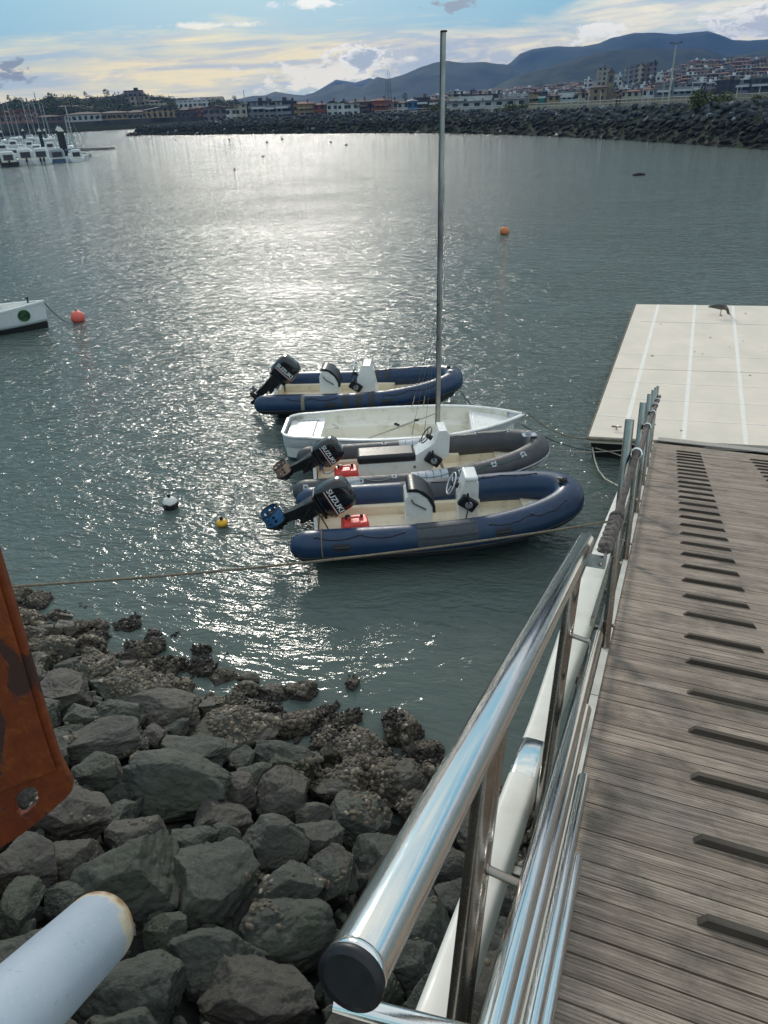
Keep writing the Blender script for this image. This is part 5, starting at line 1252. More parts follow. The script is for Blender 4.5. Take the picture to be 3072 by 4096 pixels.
# ------------------------------------------------------------------ hills and mountains
def ridge(name, prof, D, depth, m_, label, jitter=.5, base_z=-20, zmin=None):
    """a ridge line traced at its true distance, falling away in front and behind as real terrain"""
    mb = MB(); rg = []; n_ = 220; x0, x1 = prof[0][0], prof[-1][0]
    for i in range(n_ + 1):
        px = x0 + (x1 - x0) * i / n_; py = ip(prof, px) + jitter * 3 * mnoise.noise(Vector((px * .02, D * .01, 0))) + jitter * 1.5 * mnoise.noise(Vector((px * .09, D * .01, 5)))
        T = at_dist(px, py, D); hd = hdir(px); row = []
        for k, (f_, g_) in enumerate(((-1., 0.), (-.8, .16), (-.6, .36), (-.4, .58), (-.22, .78), (-.1, .91), (0, 1.), (.2, .8), (.6, .4), (1., 0.))):
            P = T + hd * depth * f_; zz_ = base_z + (T.z - base_z) * g_
            if 0 < k < 6: zz_ += (T.z - base_z) * .07 * mnoise.noise(Vector((px * .012 + k * .15, k * .9, D * .003)))
            row.append(Vector((P.x, P.y, zz_)))
        rg.append(row)
    mb.loft(rg, False, False, True); o = mb.build(name, m_); return tag(o, label, 'hill', kind='structure')
fo = mat('far_forest', (.016, .026, .014), .9, 0, .5, .004, base2=(.045, .060, .030), mask=(.4, .6), detail=8, spec=.05)
fo2 = mat('near_forest', (.012, .020, .010), .9, 0, .5, .012, base2=(.040, .052, .024), mask=(.4, .6), detail=8, spec=.05)
ridge('mountain', [(900, 420), (1150, 395), (1230, 385), (1300, 345), (1345, 318), (1370, 322), (1420, 330), (1480, 312), (1540, 330), (1600, 380), (1800, 410)], 4300, 500, fo, 'faint farthest peaks showing pale over the nearer hills', .4)
ridge('mountain', [(820, 410), (960, 395), (1010, 383), (1060, 382), (1100, 366), (1160, 376), (1215, 382), (1270, 366), (1320, 346), (1380, 333), (1420, 345), (1450, 348), (1480, 325), (1510, 307), (1550, 316), (1610, 300), (1680, 270), (1740, 250), (1790, 243), (1850, 251), (1900, 249), (1940, 248), (2000, 256), (2040, 260), (2100, 290), (2300, 330), (2600, 380)], 2900, 700, fo, 'blue hills in the middle distance behind the mast', .5)
ridge('mountain', [(1950, 320), (2000, 270), (2040, 252), (2080, 215), (2130, 196), (2220, 185), (2330, 186), (2400, 172), (2450, 150), (2540, 132), (2620, 130), (2700, 137), (2760, 131), (2830, 124), (2880, 138), (2930, 160), (3000, 162), (3072, 157), (3400, 140), (4000, 190)], 3400, 700, fo, 'long high blue mountain closing the view on the right', .5)
ridge('mountain', [(1880, 400), (2050, 310), (2200, 266), (2300, 235), (2400, 208), (2500, 198), (2600, 192), (2700, 198), (2760, 190), (2830, 200), (2920, 225), (3072, 200), (3300, 180), (4000, 230)], 2000, 500, fo2, 'darker wooded foothill in front of the high mountain', .5)
woodp = [(-900, 400), (0, 406), (40, 392), (70, 388), (100, 398), (160, 390), (200, 374), (260, 380), (330, 384), (420, 376), (480, 370), (560, 372), (620, 378), (700, 384), (780, 386), (860, 392), (950, 396), (1050, 410), (1150, 425)]
ridge('hill', [(x, y + 10) for x, y in woodp], 720, 160, fo2, 'low wooded hill above the left shore', .5, base_z=-4)
# tree mass on that hill: leaf clumps
leafm = mat('dark_foliage', (.028, .040, .016), .8, 0, .6, .25, base2=(.070, .078, .032), mask=(.4, .65), rnd=.3)
rl_ = random.Random(21); mb = MB()
def leafball(mb, P, r_, n_, sq=.8, sz=.22):
    for k in range(n_):
        d = Vector((rl_.gauss(0, 1), rl_.gauss(0, 1), rl_.gauss(0, 1))).normalized(); q = P + Vector((d.x * r_, d.y * r_, d.z * r_ * sq)) * (rl_.uniform(.3, 1.) ** .5)
        a = Vector((rl_.gauss(0, 1), rl_.gauss(0, 1), rl_.gauss(0, 1))).normalized(); b = a.cross(d).normalized() if a.cross(d).length > .01 else Vector((1, 0, 0)); s_ = r_ * sz * rl_.uniform(.7, 1.5)
        mb.add([q - a * s_, q - b * s_ * .6, q + a * s_, q + b * s_ * .7], [(0, 1, 2, 3)])
for k in range(1500):
    px = rl_.uniform(-500, 1180); u = rl_.random() ** .7; py = ip(woodp, px) + 10 + u * 62; P = at_dist(px, py, 715 - u * 170)
    leafball(mb, P, rl_.uniform(2.4, 4.6), 44, .75, .15)
tag(mb.build('woodland', leafm), 'dense dark woodland covering the hill on the left shore', 'woodland', kind='stuff')
def tree(px, pyb, pyt, D, label, wd=.8, grp=None, leaf=None, conic=False):
    B_ = at_dist(px, pyb, D); h = height_for(B_, pyt); o = thing('tree', tuple(B_), label, 'tree', grp)
    mb = MB(); mb.tube([(0, 0, -1), (.1, 0, h * .35), (0, .1, h * .75)], [h * .045, h * .03, h * .01], 6)
    for a in range(4): mb.tube([(0, 0, h * (.35 + .08 * a)), (math.cos(a * 1.9) * h * .22, math.sin(a * 1.9) * h * .22, h * (.55 + .08 * a))], [h * .018, h * .006], 5)
    mb.build('trunk', mat('bark', (.06, .045, .03), .9), o); mb = MB()
    for k in range(16):
        u = rl_.random(); rr_ = (h * wd * .42 * (1 - u) if conic else h * wd * .30 * math.sin(.5 + u * 2.3)); a = rl_.uniform(0, 6.3); leafball(mb, Vector((math.cos(a) * rr_, math.sin(a) * rr_, h * (.28 + .66 * u))), h * .15, 34, .8, .2)
    mb.build('crown', leaf or leafm, o); return o
for px, a, b, w_, lb_ in ((430, 400, 355, .8, 'tall dark round headed tree standing above the wooded skyline on the left'), (205, 400, 366, .9, 'broad dark tree on the skyline above the marina'), (40, 410, 378, .8, 'dark tree on the skyline at the far left'), (345, 395, 366, .8, 'thin tree on the skyline left of the tall round headed tree'), (505, 392, 362, .9, 'spreading tree on the skyline right of the tall round headed tree'), (575, 392, 364, 1., 'wide low tree on the skyline above the long white roof'), (940, 412, 380, .9, 'bushy tree at the right end of the wooded skyline'), (1070, 412, 386, .5, 'small pointed conifer among the roofs left of centre')):
    tree(px, a, b, 640, lb_, w_, conic='conifer' in lb_)
for px, a, b, D_, lb_ in ((1620, 405, 372, 520, 'round brown green tree right of the lattice mast'), (2460, 375, 338, 440, 'dark green tree in front of the church tower'), (2330, 385, 350, 440, 'bare brown tree left of the church'), (2560, 345, 318, 560, 'dark trees below the tower blocks'), (2610, 345, 305, 560, 'tall dark tree in front of the tower blocks'), (2700, 350, 325, 520, 'dark tree right of the striped white block'), (2850, 385, 355, 400, 'dark green tree behind the green field'), (2300, 395, 372, 430, 'low brown tree by the white block near the church')):
    tree(px, a, b, D_, lb_, 1.1)
bushm = mat('bush_foliage', (.040, .055, .015), .8, 0, .6, 1.5, base2=(.09, .10, .03), mask=(.4, .65))
for px, D_, r_, lb_ in ((1740, 0, 2.3, 'dark green bush on the breakwater left of the mast'), (2065, 0, 1.9, 'olive green bush on the breakwater right of the mast'), (2010, 0, 1.1, 'small dark bush on the breakwater beside the olive one'), (2845, 0, 2.6, 'large green bush on top of the breakwater near the right edge'), (1395, 0, .9, 'tiny dark bush on the breakwater left of centre'), (1830, 0, .8, 'tiny dark bush just right of the mast'), (1290, 0, 1.0, 'dark shrub on the grey part of the breakwater'), (3040, 0, 1.2, 'low brown bush on the breakwater at the right edge')):
    P = crest(px) + hdir(px) * 2; o = thing('bush', tuple(P), lb_, 'bush'); mb = MB()
    for k in range(14): leafball(mb, Vector((rl_.uniform(-1, 1) * r_, rl_.uniform(-1, 1) * r_ * .5, rl_.uniform(0, .55) * r_)), r_ * .45, 60, .8, .16)
    mb.build('foliage', bushm, o)

# ------------------------------------------------------------------ buildings
def facade_mat(nm, wall, win=(.03, .035, .045), dens=(3.2, 3.0), fr=(.5, .55), bal=False):
    key = 'fac_' + nm
    if key in MATS: return MATS[key]
    m = bpy.data.materials.new(key); m.use_nodes = True; t = NT(m.node_tree); t.n.clear(); o = t.node('ShaderNodeTexCoord').outputs['Object']; s_ = t.node('ShaderNodeSeparateXYZ', Vector=o)
    hx = t.math('ADD', s_.outputs[0], s_.outputs[1]); fx_ = t.math('FRACT', t.math('DIVIDE', hx, dens[0])); fz = t.math('FRACT', t.math('DIVIDE', s_.outputs[2], dens[1]))
    wx = t.math('MULTIPLY', t.math('GREATER_THAN', fx_, (1 - fr[0]) / 2), t.math('LESS_THAN', fx_, (1 + fr[0]) / 2)); wz = t.math('MULTIPLY', t.math('GREATER_THAN', fz, .28), t.math('LESS_THAN', fz, .28 + fr[1]))
    wn = t.math('MULTIPLY', wx if not bal else t.math('MAXIMUM', wx, t.math('GREATER_THAN', t.math('SINE', t.math('MULTIPLY', hx, .45)), .1)), wz)
    cell = t.node('ShaderNodeTexWhiteNoise', _noise_dimensions='3D'); t.put(cell.inputs['Vector'], t.xyz(t.math('FLOOR', t.math('DIVIDE', hx, dens[0])), t.math('FLOOR', t.math('DIVIDE', s_.outputs[2], dens[1])), 0.))
    oi = t.node('ShaderNodeObjectInfo').outputs['Random']
    wl_ = t.mix(1., t.mix(t.mr(t.noise(o, .3, 4), .4, .7, 0., .35), wall, tuple(q * .6 for q in wall)), t.ramp(oi, [(0, .72), (1, 1.1)]), 'MULTIPLY')
    c_ = t.mix(wn, wl_, t.mix(t.mr(cell, .6, .9), win, tuple(q * .55 for q in wall)))
    t.node('ShaderNodeOutputMaterial', Surface=t.node('ShaderNodeBsdfPrincipled', Base__Color=c_, Roughness=.8, Specular__IOR__Level=.15)); MATS[key] = m; return m
ROOFS = {'red': mat('red_tile_roof', (.20, .085, .06), .85, 0, .4, .4), 'brown': mat('brown_tile_roof', (.13, .085, .07), .85, 0, .4, .4), 'grey': mat('grey_flat_roof', (.16, .16, .165), .8, 0, .3, .3), 'dark': mat('dark_slate_roof', (.055, .05, .055), .8, 0, .4, .4), 'white': mat('white_roof', (.55, .56, .57), .7, 0, .2, .3)}
WALLC = {'cream': (.40, .36, .28), 'white': (.52, .52, .51), 'pink': (.34, .21, .175), 'brick': (.27, .10, .065), 'brown': (.17, .12, .10), 'ochre': (.34, .25, .14), 'grey': (.24, .24, .25), 'dark': (.085, .08, .085), 'blue': (.05, .14, .26), 'mauve': (.26, .21, .22)}
glassm = mat('dark_window', (.025, .03, .04), .25)
NB = [0]
def building(px, ybase, ytop, wpx, D, wall, roof, label, kind='hip', grp=None, deep=1.0, win=0, yaw=0., bal=0, low=False):
    """px centre, image rows of base and eaves/top, width in px, horizontal distance"""
    B_ = at_dist(px, ybase, D); k = D / FPX * (1 / .88); wd = wpx * k * .95; h = height_for(B_, ytop); rh = h * .22 if kind != 'flat' else 0; eh = h - rh
    ang = -math.atan2(B_.x, B_.y) + R(yaw); dp = max(6, min(16, wd * .8)) * deep
    o = thing('house' if kind in ('hip', 'gable') and h < 14 else 'apartment_block', tuple(B_), label, 'house' if kind in ('hip', 'gable') and h < 14 else 'apartment block', grp, rz=ang)
    MB().box((0, dp / 2, eh / 2 - 3), (wd, dp, eh + 6)).build('wall', facade_mat(wall + ('b' if bal else ''), WALLC[wall], bal=bool(bal)), o)
    mb = MB(); e = .45 if kind != 'flat' else .25
    if kind == 'flat':
        mb.box((0, dp / 2, h + .15), (wd + e, dp + e, .5)); mb.box((wd * .15, dp * .5, h + 1.1), (wd * .22, dp * .35, 1.6))
    elif kind == 'hip':
        a = wd / 2 + e; b0, b1 = -e, dp + e; rx = max(.0, wd / 2 - dp / 2)
        v = [(-a, b0, eh), (a, b0, eh), (a, b1, eh), (-a, b1, eh), (-rx - .3, dp / 2, h), (rx + .3, dp / 2, h)]; v += [(p[0], p[1], p[2] - .25) for p in v[:4]]
        mb.add(v, [(0, 1, 5, 4), (1, 2, 5), (2, 3, 4, 5), (3, 0, 4), (9, 8, 7, 6), (0, 6, 7, 1), (1, 7, 8, 2), (2, 8, 9, 3), (3, 9, 6, 0)])
    else:
        a = wd / 2 + e; v = [(-a, -e, eh), (a, -e, eh), (a, dp + e, eh), (-a, dp + e, eh), (0, -e, h), (0, dp + e, h)]; mb.add(v, [(0, 1, 4), (1, 2, 5, 4), (2, 3, 5), (3, 0, 4, 5), (3, 2, 1, 0)])
    rf = mb.build('roof', ROOFS[roof], o)
    if not low:
        MB().box((wd * .2, dp * .5, h + .2), (.8, .8, 1.6)).build('chimney', ROOFS['brown'], rf)
    if win:
        nx = max(2, int(wd / 3.4)); nz = max(1, int(eh / 3.1))
        for i in range(nx):
            for j in range(nz):
                x_ = (i + .5) / nx * wd - wd / 2; z_ = (j + .55) / nz * eh; MB().box((x_, -.05, z_), (1.3, .12, 1.5)).build('window', glassm, o)
    if bal:
        nz = max(2, int(eh / 3.)); m_ = ROOFS['white'] if bal == 1 else WALLM(wall)
        for j in range(1, nz):
            MB().box((0, -.6, j * eh / nz), (wd * .72, 1.1, .9)).build('balcony', m_, o)
    NB[0] += 1; return o
def WALLM(w_): return mat('plain_' + w_, WALLC[w_], .8, 0, .2, .3)
# left shore houses (px, base, top, width, wall, roof, kind, label)
LH = [(25, 492, 445, 80, 'pink', 'red', 'gable', 'large pink gabled house at the far left behind the masts'), (95, 487, 436, 90, 'pink', 'red', 'gable', 'tall red roofed gabled house beside the marina'), (205, 488, 460, 75, 'brown', 'brown', 'hip', 'low brown house left of the white fronted villa'),
      (335, 486, 448, 110, 'white', 'brown', 'hip', 'white fronted villa with a brown tiled roof by the sea wall'), (345, 452, 425, 100, 'cream', 'brown', 'hip', 'long house with a pale terrace roof above the white villa'), (285, 446, 420, 90, 'brown', 'brown', 'hip', 'low brown house under the trees above the sea wall'), (450, 480, 444, 95, 'ochre', 'brown', 'hip', 'ochre two storey villa right of the white villa'), (555, 478, 440, 90, 'cream', 'brown', 'hip', 'cream villa with a hipped roof between two ochre ones'),
      (655, 474, 427, 105, 'ochre', 'dark', 'gable', 'big ochre gabled house with a dark roof'), (745, 472, 430, 60, 'brown', 'brown', 'hip', 'brown block right of the gabled ochre house'), (800, 468, 422, 60, 'brick', 'brown', 'hip', 'brick block with balconies near the breakwater tip'), (560, 404, 384, 60, 'cream', 'dark', 'flat', 'pale modern building among the trees on the hill'), (600, 420, 402, 80, 'cream', 'brown', 'hip', 'long low building on the hillside below the modern one'), (770, 412, 402, 100, 'white', 'white', 'flat', 'long building with a bright white roof on the hillside'), (480, 432, 416, 70, 'brown', 'dark', 'hip', 'dark roofed house halfway up the hill'), (530, 372, 364, 50, 'mauve', 'dark', 'flat', 'dark building on the hilltop among the trees')]
for i, (px, a, b, w_, wl_, rf, kd, lb_) in enumerate(LH): building(px, a, b, w_, 510 if a > 460 else 590, wl_, rf, lb_, kd, win=1 if a > 460 else 0, yaw=(i % 3 - 1) * 12)
MBm = [(860, 462, 420, 70, 'mauve', 'brown', 'gable', 0, 'mauve terrace block left of the small white houses'), (900, 464, 426, 50, 'cream', 'brown', 'gable', 0, 'cream gabled terrace house'), (925, 464, 424, 45, 'white', 'brown', 'gable', 0, 'white gabled terrace house by the breakwater tip'), (965, 462, 420, 40, 'cream', 'grey', 'flat', 0, 'narrow cream block beside the white gabled houses'),
       (1035, 456, 408, 62, 'grey', 'dark', 'flat', 1, 'first grey apartment block with dark windows from the left'), (1080, 455, 412, 40, 'grey', 'dark', 'flat', 1, 'second grey apartment block from the left'), (1130, 453, 406, 55, 'grey', 'dark', 'flat', 1, 'third grey apartment block from the left, stepped roof'), (1168, 451, 408, 35, 'dark', 'dark', 'flat', 0, 'dark block next to the orange house'),
       (1220, 447, 406, 70, 'ochre', 'red', 'hip', 2, 'orange house with pale balconies'), (1278, 444, 412, 40, 'brick', 'red', 'hip', 0, 'brick red house left of the white twin gables'), (1330, 444, 402, 34, 'white', 'dark', 'gable', 0, 'left one of the white twin gabled houses'), (1372, 443, 402, 34, 'white', 'dark', 'gable', 0, 'right one of the white twin gabled houses'), (1410, 441, 404, 46, 'white', 'brown', 'hip', 0, 'white house right of the twin gables'), (1448, 439, 398, 50, 'brown', 'brown', 'hip', 2, 'brown block behind the white houses'),
       (1525, 437, 392, 66, 'brick', 'red', 'hip', 2, 'red gabled apartment house left of the lattice mast'), (1570, 436, 398, 30, 'pink', 'red', 'hip', 0, 'pinkish house at the foot of the lattice mast'), (1612, 436, 404, 44, 'white', 'brown', 'hip', 0, 'small white house with arched ground floor windows'), (1652, 434, 396, 34, 'blue', 'white', 'gable', 0, 'bright blue gabled building with a white roof'), (1690, 433, 392, 45, 'dark', 'brown', 'flat', 1, 'dark block between the blue building and the mast'), (1735, 430, 390, 40, 'brown', 'brown', 'hip', 1, 'brown block just left of the mast')]
for i, (px, a, b, w_, wl_, rf, kd, bl_, lb_) in enumerate(MBm): building(px, a, b, w_, 430, wl_, rf, lb_, kd, win=1 if w_ > 40 and not bl_ else 0, bal=bl_, yaw=(i % 3 - 1) * 6)
RB = [(1812, 420, 380, 34, 'cream', 'dark', 'flat', 1, 'cream balcony block right behind the mast'), (1842, 418, 381, 30, 'white', 'dark', 'flat', 1, 'first white balcony block right of the mast'), (1880, 417, 383, 30, 'white', 'dark', 'flat', 1, 'second white balcony block right of the mast'), (1912, 416, 381, 34, 'white', 'dark', 'flat', 1, 'third white balcony block right of the mast'), (1950, 415, 380, 36, 'white', 'dark', 'flat', 1, 'fourth white balcony block right of the mast'), (1990, 414, 378, 30, 'dark', 'dark', 'flat', 1, 'dark fronted block beside the unfinished frame'),
      (2130, 412, 372, 34, 'ochre', 'brown', 'flat', 2, 'ochre block with scaffolding'), (2165, 410, 368, 36, 'dark', 'grey', 'flat', 1, 'dark glazed block by the green netting'), (2215, 408, 376, 46, 'ochre', 'brown', 'hip', 0, 'long low ochre house near the boats'), (2268, 404, 368, 58, 'white', 'grey', 'flat', 1, 'white three storey block with square windows'), (2320, 400, 366, 32, 'cream', 'red', 'hip', 0, 'cream house right of the square windowed block'),
      (2350, 352, 318, 18, 'white', 'white', 'flat', 0, 'slender white tower left of the church'), (2405, 345, 272, 34, 'cream', 'grey', 'flat', 0, 'tall cream slab behind the church'), (2470, 345, 300, 22, 'white', 'white', 'flat', 1, 'white tower right of the church tower'), (2510, 340, 272, 20, 'grey', 'grey', 'flat', 0, 'first of the tall tower blocks, grey'), (2532, 335, 266, 18, 'mauve', 'grey', 'flat', 0, 'second of the tall tower blocks, mauve'), (2556, 330, 258, 22, 'cream', 'grey', 'flat', 0, 'third tall tower block, cream'), (2580, 330, 262, 20, 'brown', 'brown', 'flat', 0, 'fourth tall tower block, brown'), (2605, 328, 252, 22, 'mauve', 'dark', 'flat', 0, 'highest tower block at the right of its row'),
      (2620, 345, 300, 40, 'white', 'white', 'flat', 1, 'white block with horizontal stripes'), (2395, 380, 340, 50, 'ochre', 'brown', 'hip', 0, 'church nave of ochre stone'), (2530, 392, 358, 60, 'cream', 'red', 'hip', 0, 'long cream house with a red roof below the tower blocks'), (2590, 388, 350, 40, 'white', 'red', 'hip', 0, 'white house with a red roof near the lamp post'), (2650, 385, 345, 50, 'grey', 'grey', 'flat', 1, 'grey block behind the lamp post'), (2740, 382, 338, 90, 'grey', 'grey', 'flat', 1, 'wide blue grey block right of the lamp post'), (2790, 378, 330, 40, 'dark', 'white', 'flat', 1, 'dark glazed block with a white roof line'),
      (2830, 360, 328, 60, 'cream', 'grey', 'flat', 0, 'pale terraces above the green field'), (2905, 372, 322, 60, 'dark', 'dark', 'flat', 0, 'dark block above the green field'), (2965, 370, 318, 50, 'grey', 'white', 'flat', 1, 'grey block with a white top near the right edge'), (3035, 368, 312, 60, 'dark', 'grey', 'flat', 1, 'dark block at the right edge of the field'), (3110, 366, 312, 60, 'grey', 'grey', 'flat', 1, 'grey block just past the right edge')]
for i, (px, a, b, w_, wl_, rf, kd, bl_, lb_) in enumerate(RB): building(px, a, b, w_, 440 if a > 360 else 620, wl_, rf, lb_, kd, bal=bl_ if a > 360 else 0, win=0, yaw=(i % 3 - 1) * 6)
# terraces of houses climbing the hill
sky_p = [(1700, 388), (1760, 372), (1900, 362), (2050, 352), (2150, 338), (2250, 332), (2330, 328), (2450, 322), (2600, 300), (2700, 266), (2780, 243), (2900, 236), (2960, 228), (3072, 222), (3300, 212)]
bot_p = [(1700, 418), (2000, 395), (2300, 372), (2600, 350), (2700, 340), (3072, 325), (3300, 320)]
rt_ = random.Random(77); NL = 0
cols_ = ['pink', 'brick', 'mauve', 'cream', 'white', 'pink', 'brown', 'mauve', 'ochre', 'grey']; rfs = ['red', 'red', 'brown', 'brown', 'grey', 'white']
for row in range(8):
    u = 1 - row / 7.; px = 1690. + rt_.uniform(0, 20)
    while px < 3200:
        top_y = ip(sky_p, px); b_ = ip(bot_p, px); y = top_y + (b_ - top_y) * (1 - u) + 8 + rt_.uniform(-3, 3); h = rt_.uniform(14, 24); w_ = rt_.uniform(16, 36)
        wl_ = rt_.choice(cols_); rf = rt_.choice(rfs); D_ = 480 + u * 420 + rt_.uniform(-15, 15)
        reg = 'left of the church tower' if px < 2400 else ('behind the lamp post' if px < 2760 else 'on the hill at the right')
        lvl = 'high' if u > .66 else ('midway' if u > .3 else 'low')
        lab = '%s %s roofed house %s in the town %s' % (wl_, rf, lvl, reg)
        o = building(px, y + h * .6, y - h * .4, w_, D_, wl_, rf, lab, 'hip' if rf in ('red', 'brown') else 'flat', grp='%s houses %s' % (wl_, reg), low=True, yaw=rt_.uniform(-20, 20)); NL += 1
        px += w_ * rt_.uniform(.9, 1.25)
print('BUILDINGS', NB[0], NL)
# church tower
B_ = at_dist(2438, 372, 445); h = height_for(B_, 270); kk = 445 / FPX / .88; ct = thing('church_tower', tuple(B_), 'square stone church tower with a pointed roof, right of centre in the town', 'church tower', rz=-math.atan2(B_.x, B_.y))
tw = 20 * kk; stm = mat('ochre_stone', (.25, .20, .13), .85, 0, .3, .4)
MB().box((0, tw / 2, h * .78 / 2 - 2), (tw, tw, h * .78 + 4)).build('shaft', stm, ct); MB().box((0, tw / 2, h * .785), (tw * 1.12, tw * 1.12, h * .015)).build('cornice', stm, ct)
MB().add([(-tw * .56, -tw * .06, h * .795), (tw * .56, -tw * .06, h * .795), (tw * .56, tw * 1.06, h * .795), (-tw * .56, tw * 1.06, h * .795), (0, tw / 2, h)], [(0, 1, 4), (1, 2, 4), (2, 3, 4), (3, 0, 4), (3, 2, 1, 0)]).build('spire', ROOFS['dark'], ct)
MB().box((0, -.05, h * .56), (tw * .5, .3, h * .26)).build('belfry_opening', glassm, ct)
# unfinished concrete frame
B_ = at_dist(2055, 414, 436); h = height_for(B_, 378); uf = thing('concrete_frame', tuple(B_), 'unfinished building of open pale concrete floors right of the white balcony blocks', 'building frame', rz=-math.atan2(B_.x, B_.y)); fm = mat('raw_concrete', (.34, .34, .34), .8, 0, .2, .4)
W_ = 88 * kk
MB().box((0, 6, h / 2 - 1), (W_ * .96, 8, h - 2)).build('interior_shade_block', mat('painted_void_shade', (.03, .03, .035), .9), uf)  # solid near-black block painted as the shade between the open floors
for j in range(5): MB().box((0, 5, h * j / 4.3 + .4), (W_, 11, .5)).build('floor_slab', fm, uf)
for i in range(8): MB().box((-W_ / 2 + W_ * i / 7, .0, h / 2), (.45, .45, h)).build('column', fm, uf)
# long low pale shed, green netting, white motor boat on land side
B_ = at_dist(1930, 433, 300); o = thing('boat_shed', tuple(B_), 'long low pale shed behind the breakwater right of the mast', 'shed', rz=-math.atan2(B_.x, B_.y)); k3 = 300 / FPX / .88
MB().box((0, 3, .9), (250 * k3, 6, 2.4)).build('wall', facade_mat('shedw', (.34, .37, .37), dens=(4, 2.2)), o); MB().box((0, 3, 2.3), (252 * k3, 6.6, .4)).build('roof', ROOFS['grey'], o)
B_ = at_dist(2165, 418, 400); h = height_for(B_, 393); o = tag(MB().box((0, 0, h / 2), (18 * 400 / FPX / .88, 5, h)).build('scaffold_netting', mat('green_netting', (.02, .14, .10), .7)), 'bright green scaffold netting among the town houses', 'netting'); o.location = B_; o.rotation_euler = (0, 0, -math.atan2(B_.x, B_.y))
# lamp posts and masts
def pole(name, px, pyb, pyt, D, r_, label, cat, arms=0, grp=None):
    B_ = at_dist(px, pyb, D); h = height_for(B_, pyt); o = thing(name, tuple(B_), label, cat, grp, rz=-math.atan2(B_.x, B_.y))
    MB().tube([(0, 0, -.5), (0, 0, h)], [r_, r_ * .6], 8).build('pole', railm, o)
    for s_ in ((-1, 1) if arms else ()): MB().tube([(0, 0, h), (s_ * h * .06, 0, h * 1.02), (s_ * h * .12, 0, h * 1.03)], [.07, .06, .12], 6).build('lamp_arm', mat('dark_lamp', (.08, .08, .09), .6), o)
    return o
pole('lamp_post', 2674, 402, 176, 125, .14, 'tall double armed lamp post rising over the town on the right', 'lamp post', 1)
for i, (px, a, b) in enumerate(((2400, 412, 362), (2568, 404, 334), (2592, 402, 350), (2650, 398, 342), (2764, 384, 330), (2352, 413, 370), (2285, 415, 372), (2312, 414, 380), (2945, 384, 340), (3035, 380, 345), (1968, 436, 415))):
    pole('light_pole', px, a, b, 150, .10, 'thin pale light pole, number %s from the left along the promenade' % ['zero', 'one'][0] if 0 else 'thin pale light pole standing behind the promenade railing', 'light pole', 0, 'thin light poles behind the promenade')
for px, a, b, lb_ in ((980, 412, 360, 'thin aerial mast on the skyline left of centre'), (143, 400, 368, 'thin aerial on the wooded skyline at the left')): pole('aerial_mast', px, a, b, 600, .35, lb_, 'aerial mast')
B_ = at_dist(1556, 440, 330); h = height_for(B_, 278); lm = thing('lattice_mast', tuple(B_), 'tall dark lattice mast with three spikes left of the dinghy mast', 'lattice mast', rz=-math.atan2(B_.x, B_.y)); lmm = mat('dark_lattice', (.10, .10, .12), .6)
for q, (dx, hh) in enumerate(((-.9, .82), (0, 1.), (.9, .93))):
    mb = MB(); mb.tube([(dx * 1.5, 0, 0), (dx * .8, 0, h * hh)], [.14, .07], 5)
    mb.build('leg', lmm, lm)
for k in range(16):
    z0 = h * .8 * k / 16; w0 = 1.35 - .045 * k; MB().tube([(-w0, 0, z0), (w0, 0, z0 + h * .05), (w0, 0, z0 + h * .0501)], .06, 4).build('brace', lmm, lm)
# people on the promenade
def person(px, D, facing, col_top, col_leg, label, hgt=1.7):
    P = prom(px) - hdir(px) * -1.2; P.z = prom(px).z - .75; o = thing('person', tuple(P), label, 'person', rz=facing)
    s_ = hgt / 1.7; bm = MB()
    bm.tube([(-.10, .0, .0), (-.10, .08, .45), (-.08, 0, .86)], [.055, .07, .095], 8); bm.tube([(.10, .0, .0), (.10, -.06, .45), (.08, 0, .86)], [.055, .07, .095], 8)
    bm.lathe([(.10, .82), (.15, .92), (.13, 1.08), (.17, 1.30), (.16, 1.40), (.06, 1.46), (.055, 1.50), (.095, 1.58), (.10, 1.64), (.07, 1.71), (.02, 1.73)], n=12)
    for q in (-1, 1): bm.tube([(q * .17, 0, 1.38), (q * .22, .03, 1.10), (q * .20, .12 * q, .86)], [.05, .042, .035], 7)
    bm.build('body', mat('figure_' + label[:9], col_leg, .8), o)
    MB().lathe([(.16, .88), (.175, .98), (.16, 1.1), (.195, 1.30), (.18, 1.42), (.08, 1.47)], n=12).build('jacket', mat('jacket_' + label[:9], col_top, .8), o)
    MB().lathe([(.10, 1.62), (.108, 1.68), (.08, 1.745), (.01, 1.76)], n=10).build('hair', mat('dark_hair', (.03, .02, .015), .8), o); return o
person(2466, 0, .4, (.015, .015, .018), (.015, .015, .02), 'person in black walking behind the promenade railing')
person(2479, 0, .4, (.55, .53, .50), (.35, .33, .32), 'person in white walking beside the one in black')
person(2770, 0, .2, (.05, .03, .03), (.02, .02, .02), 'person in dark clothes standing on the promenade near the large bush')
# white gull flying low over the water by the breakwater
P = at_dist(2225, 540, 120); o = thing('flying_gull', tuple(P), 'small white gull flying low over the water in front of the breakwater', 'gull')
MB().tube([(-.25, 0, 0), (0, 0, .03), (.25, 0, .02)], [.03, .09, .03], 8).build('body', GELW, o)
for s_ in (-1, 1): MB().tube([(0, s_ * .05, .04), (.05, s_ * .30, .22), (-.05, s_ * .62, .30)], [.06, .05, .02], 6, flat=.5).build('wing', GELW, o)

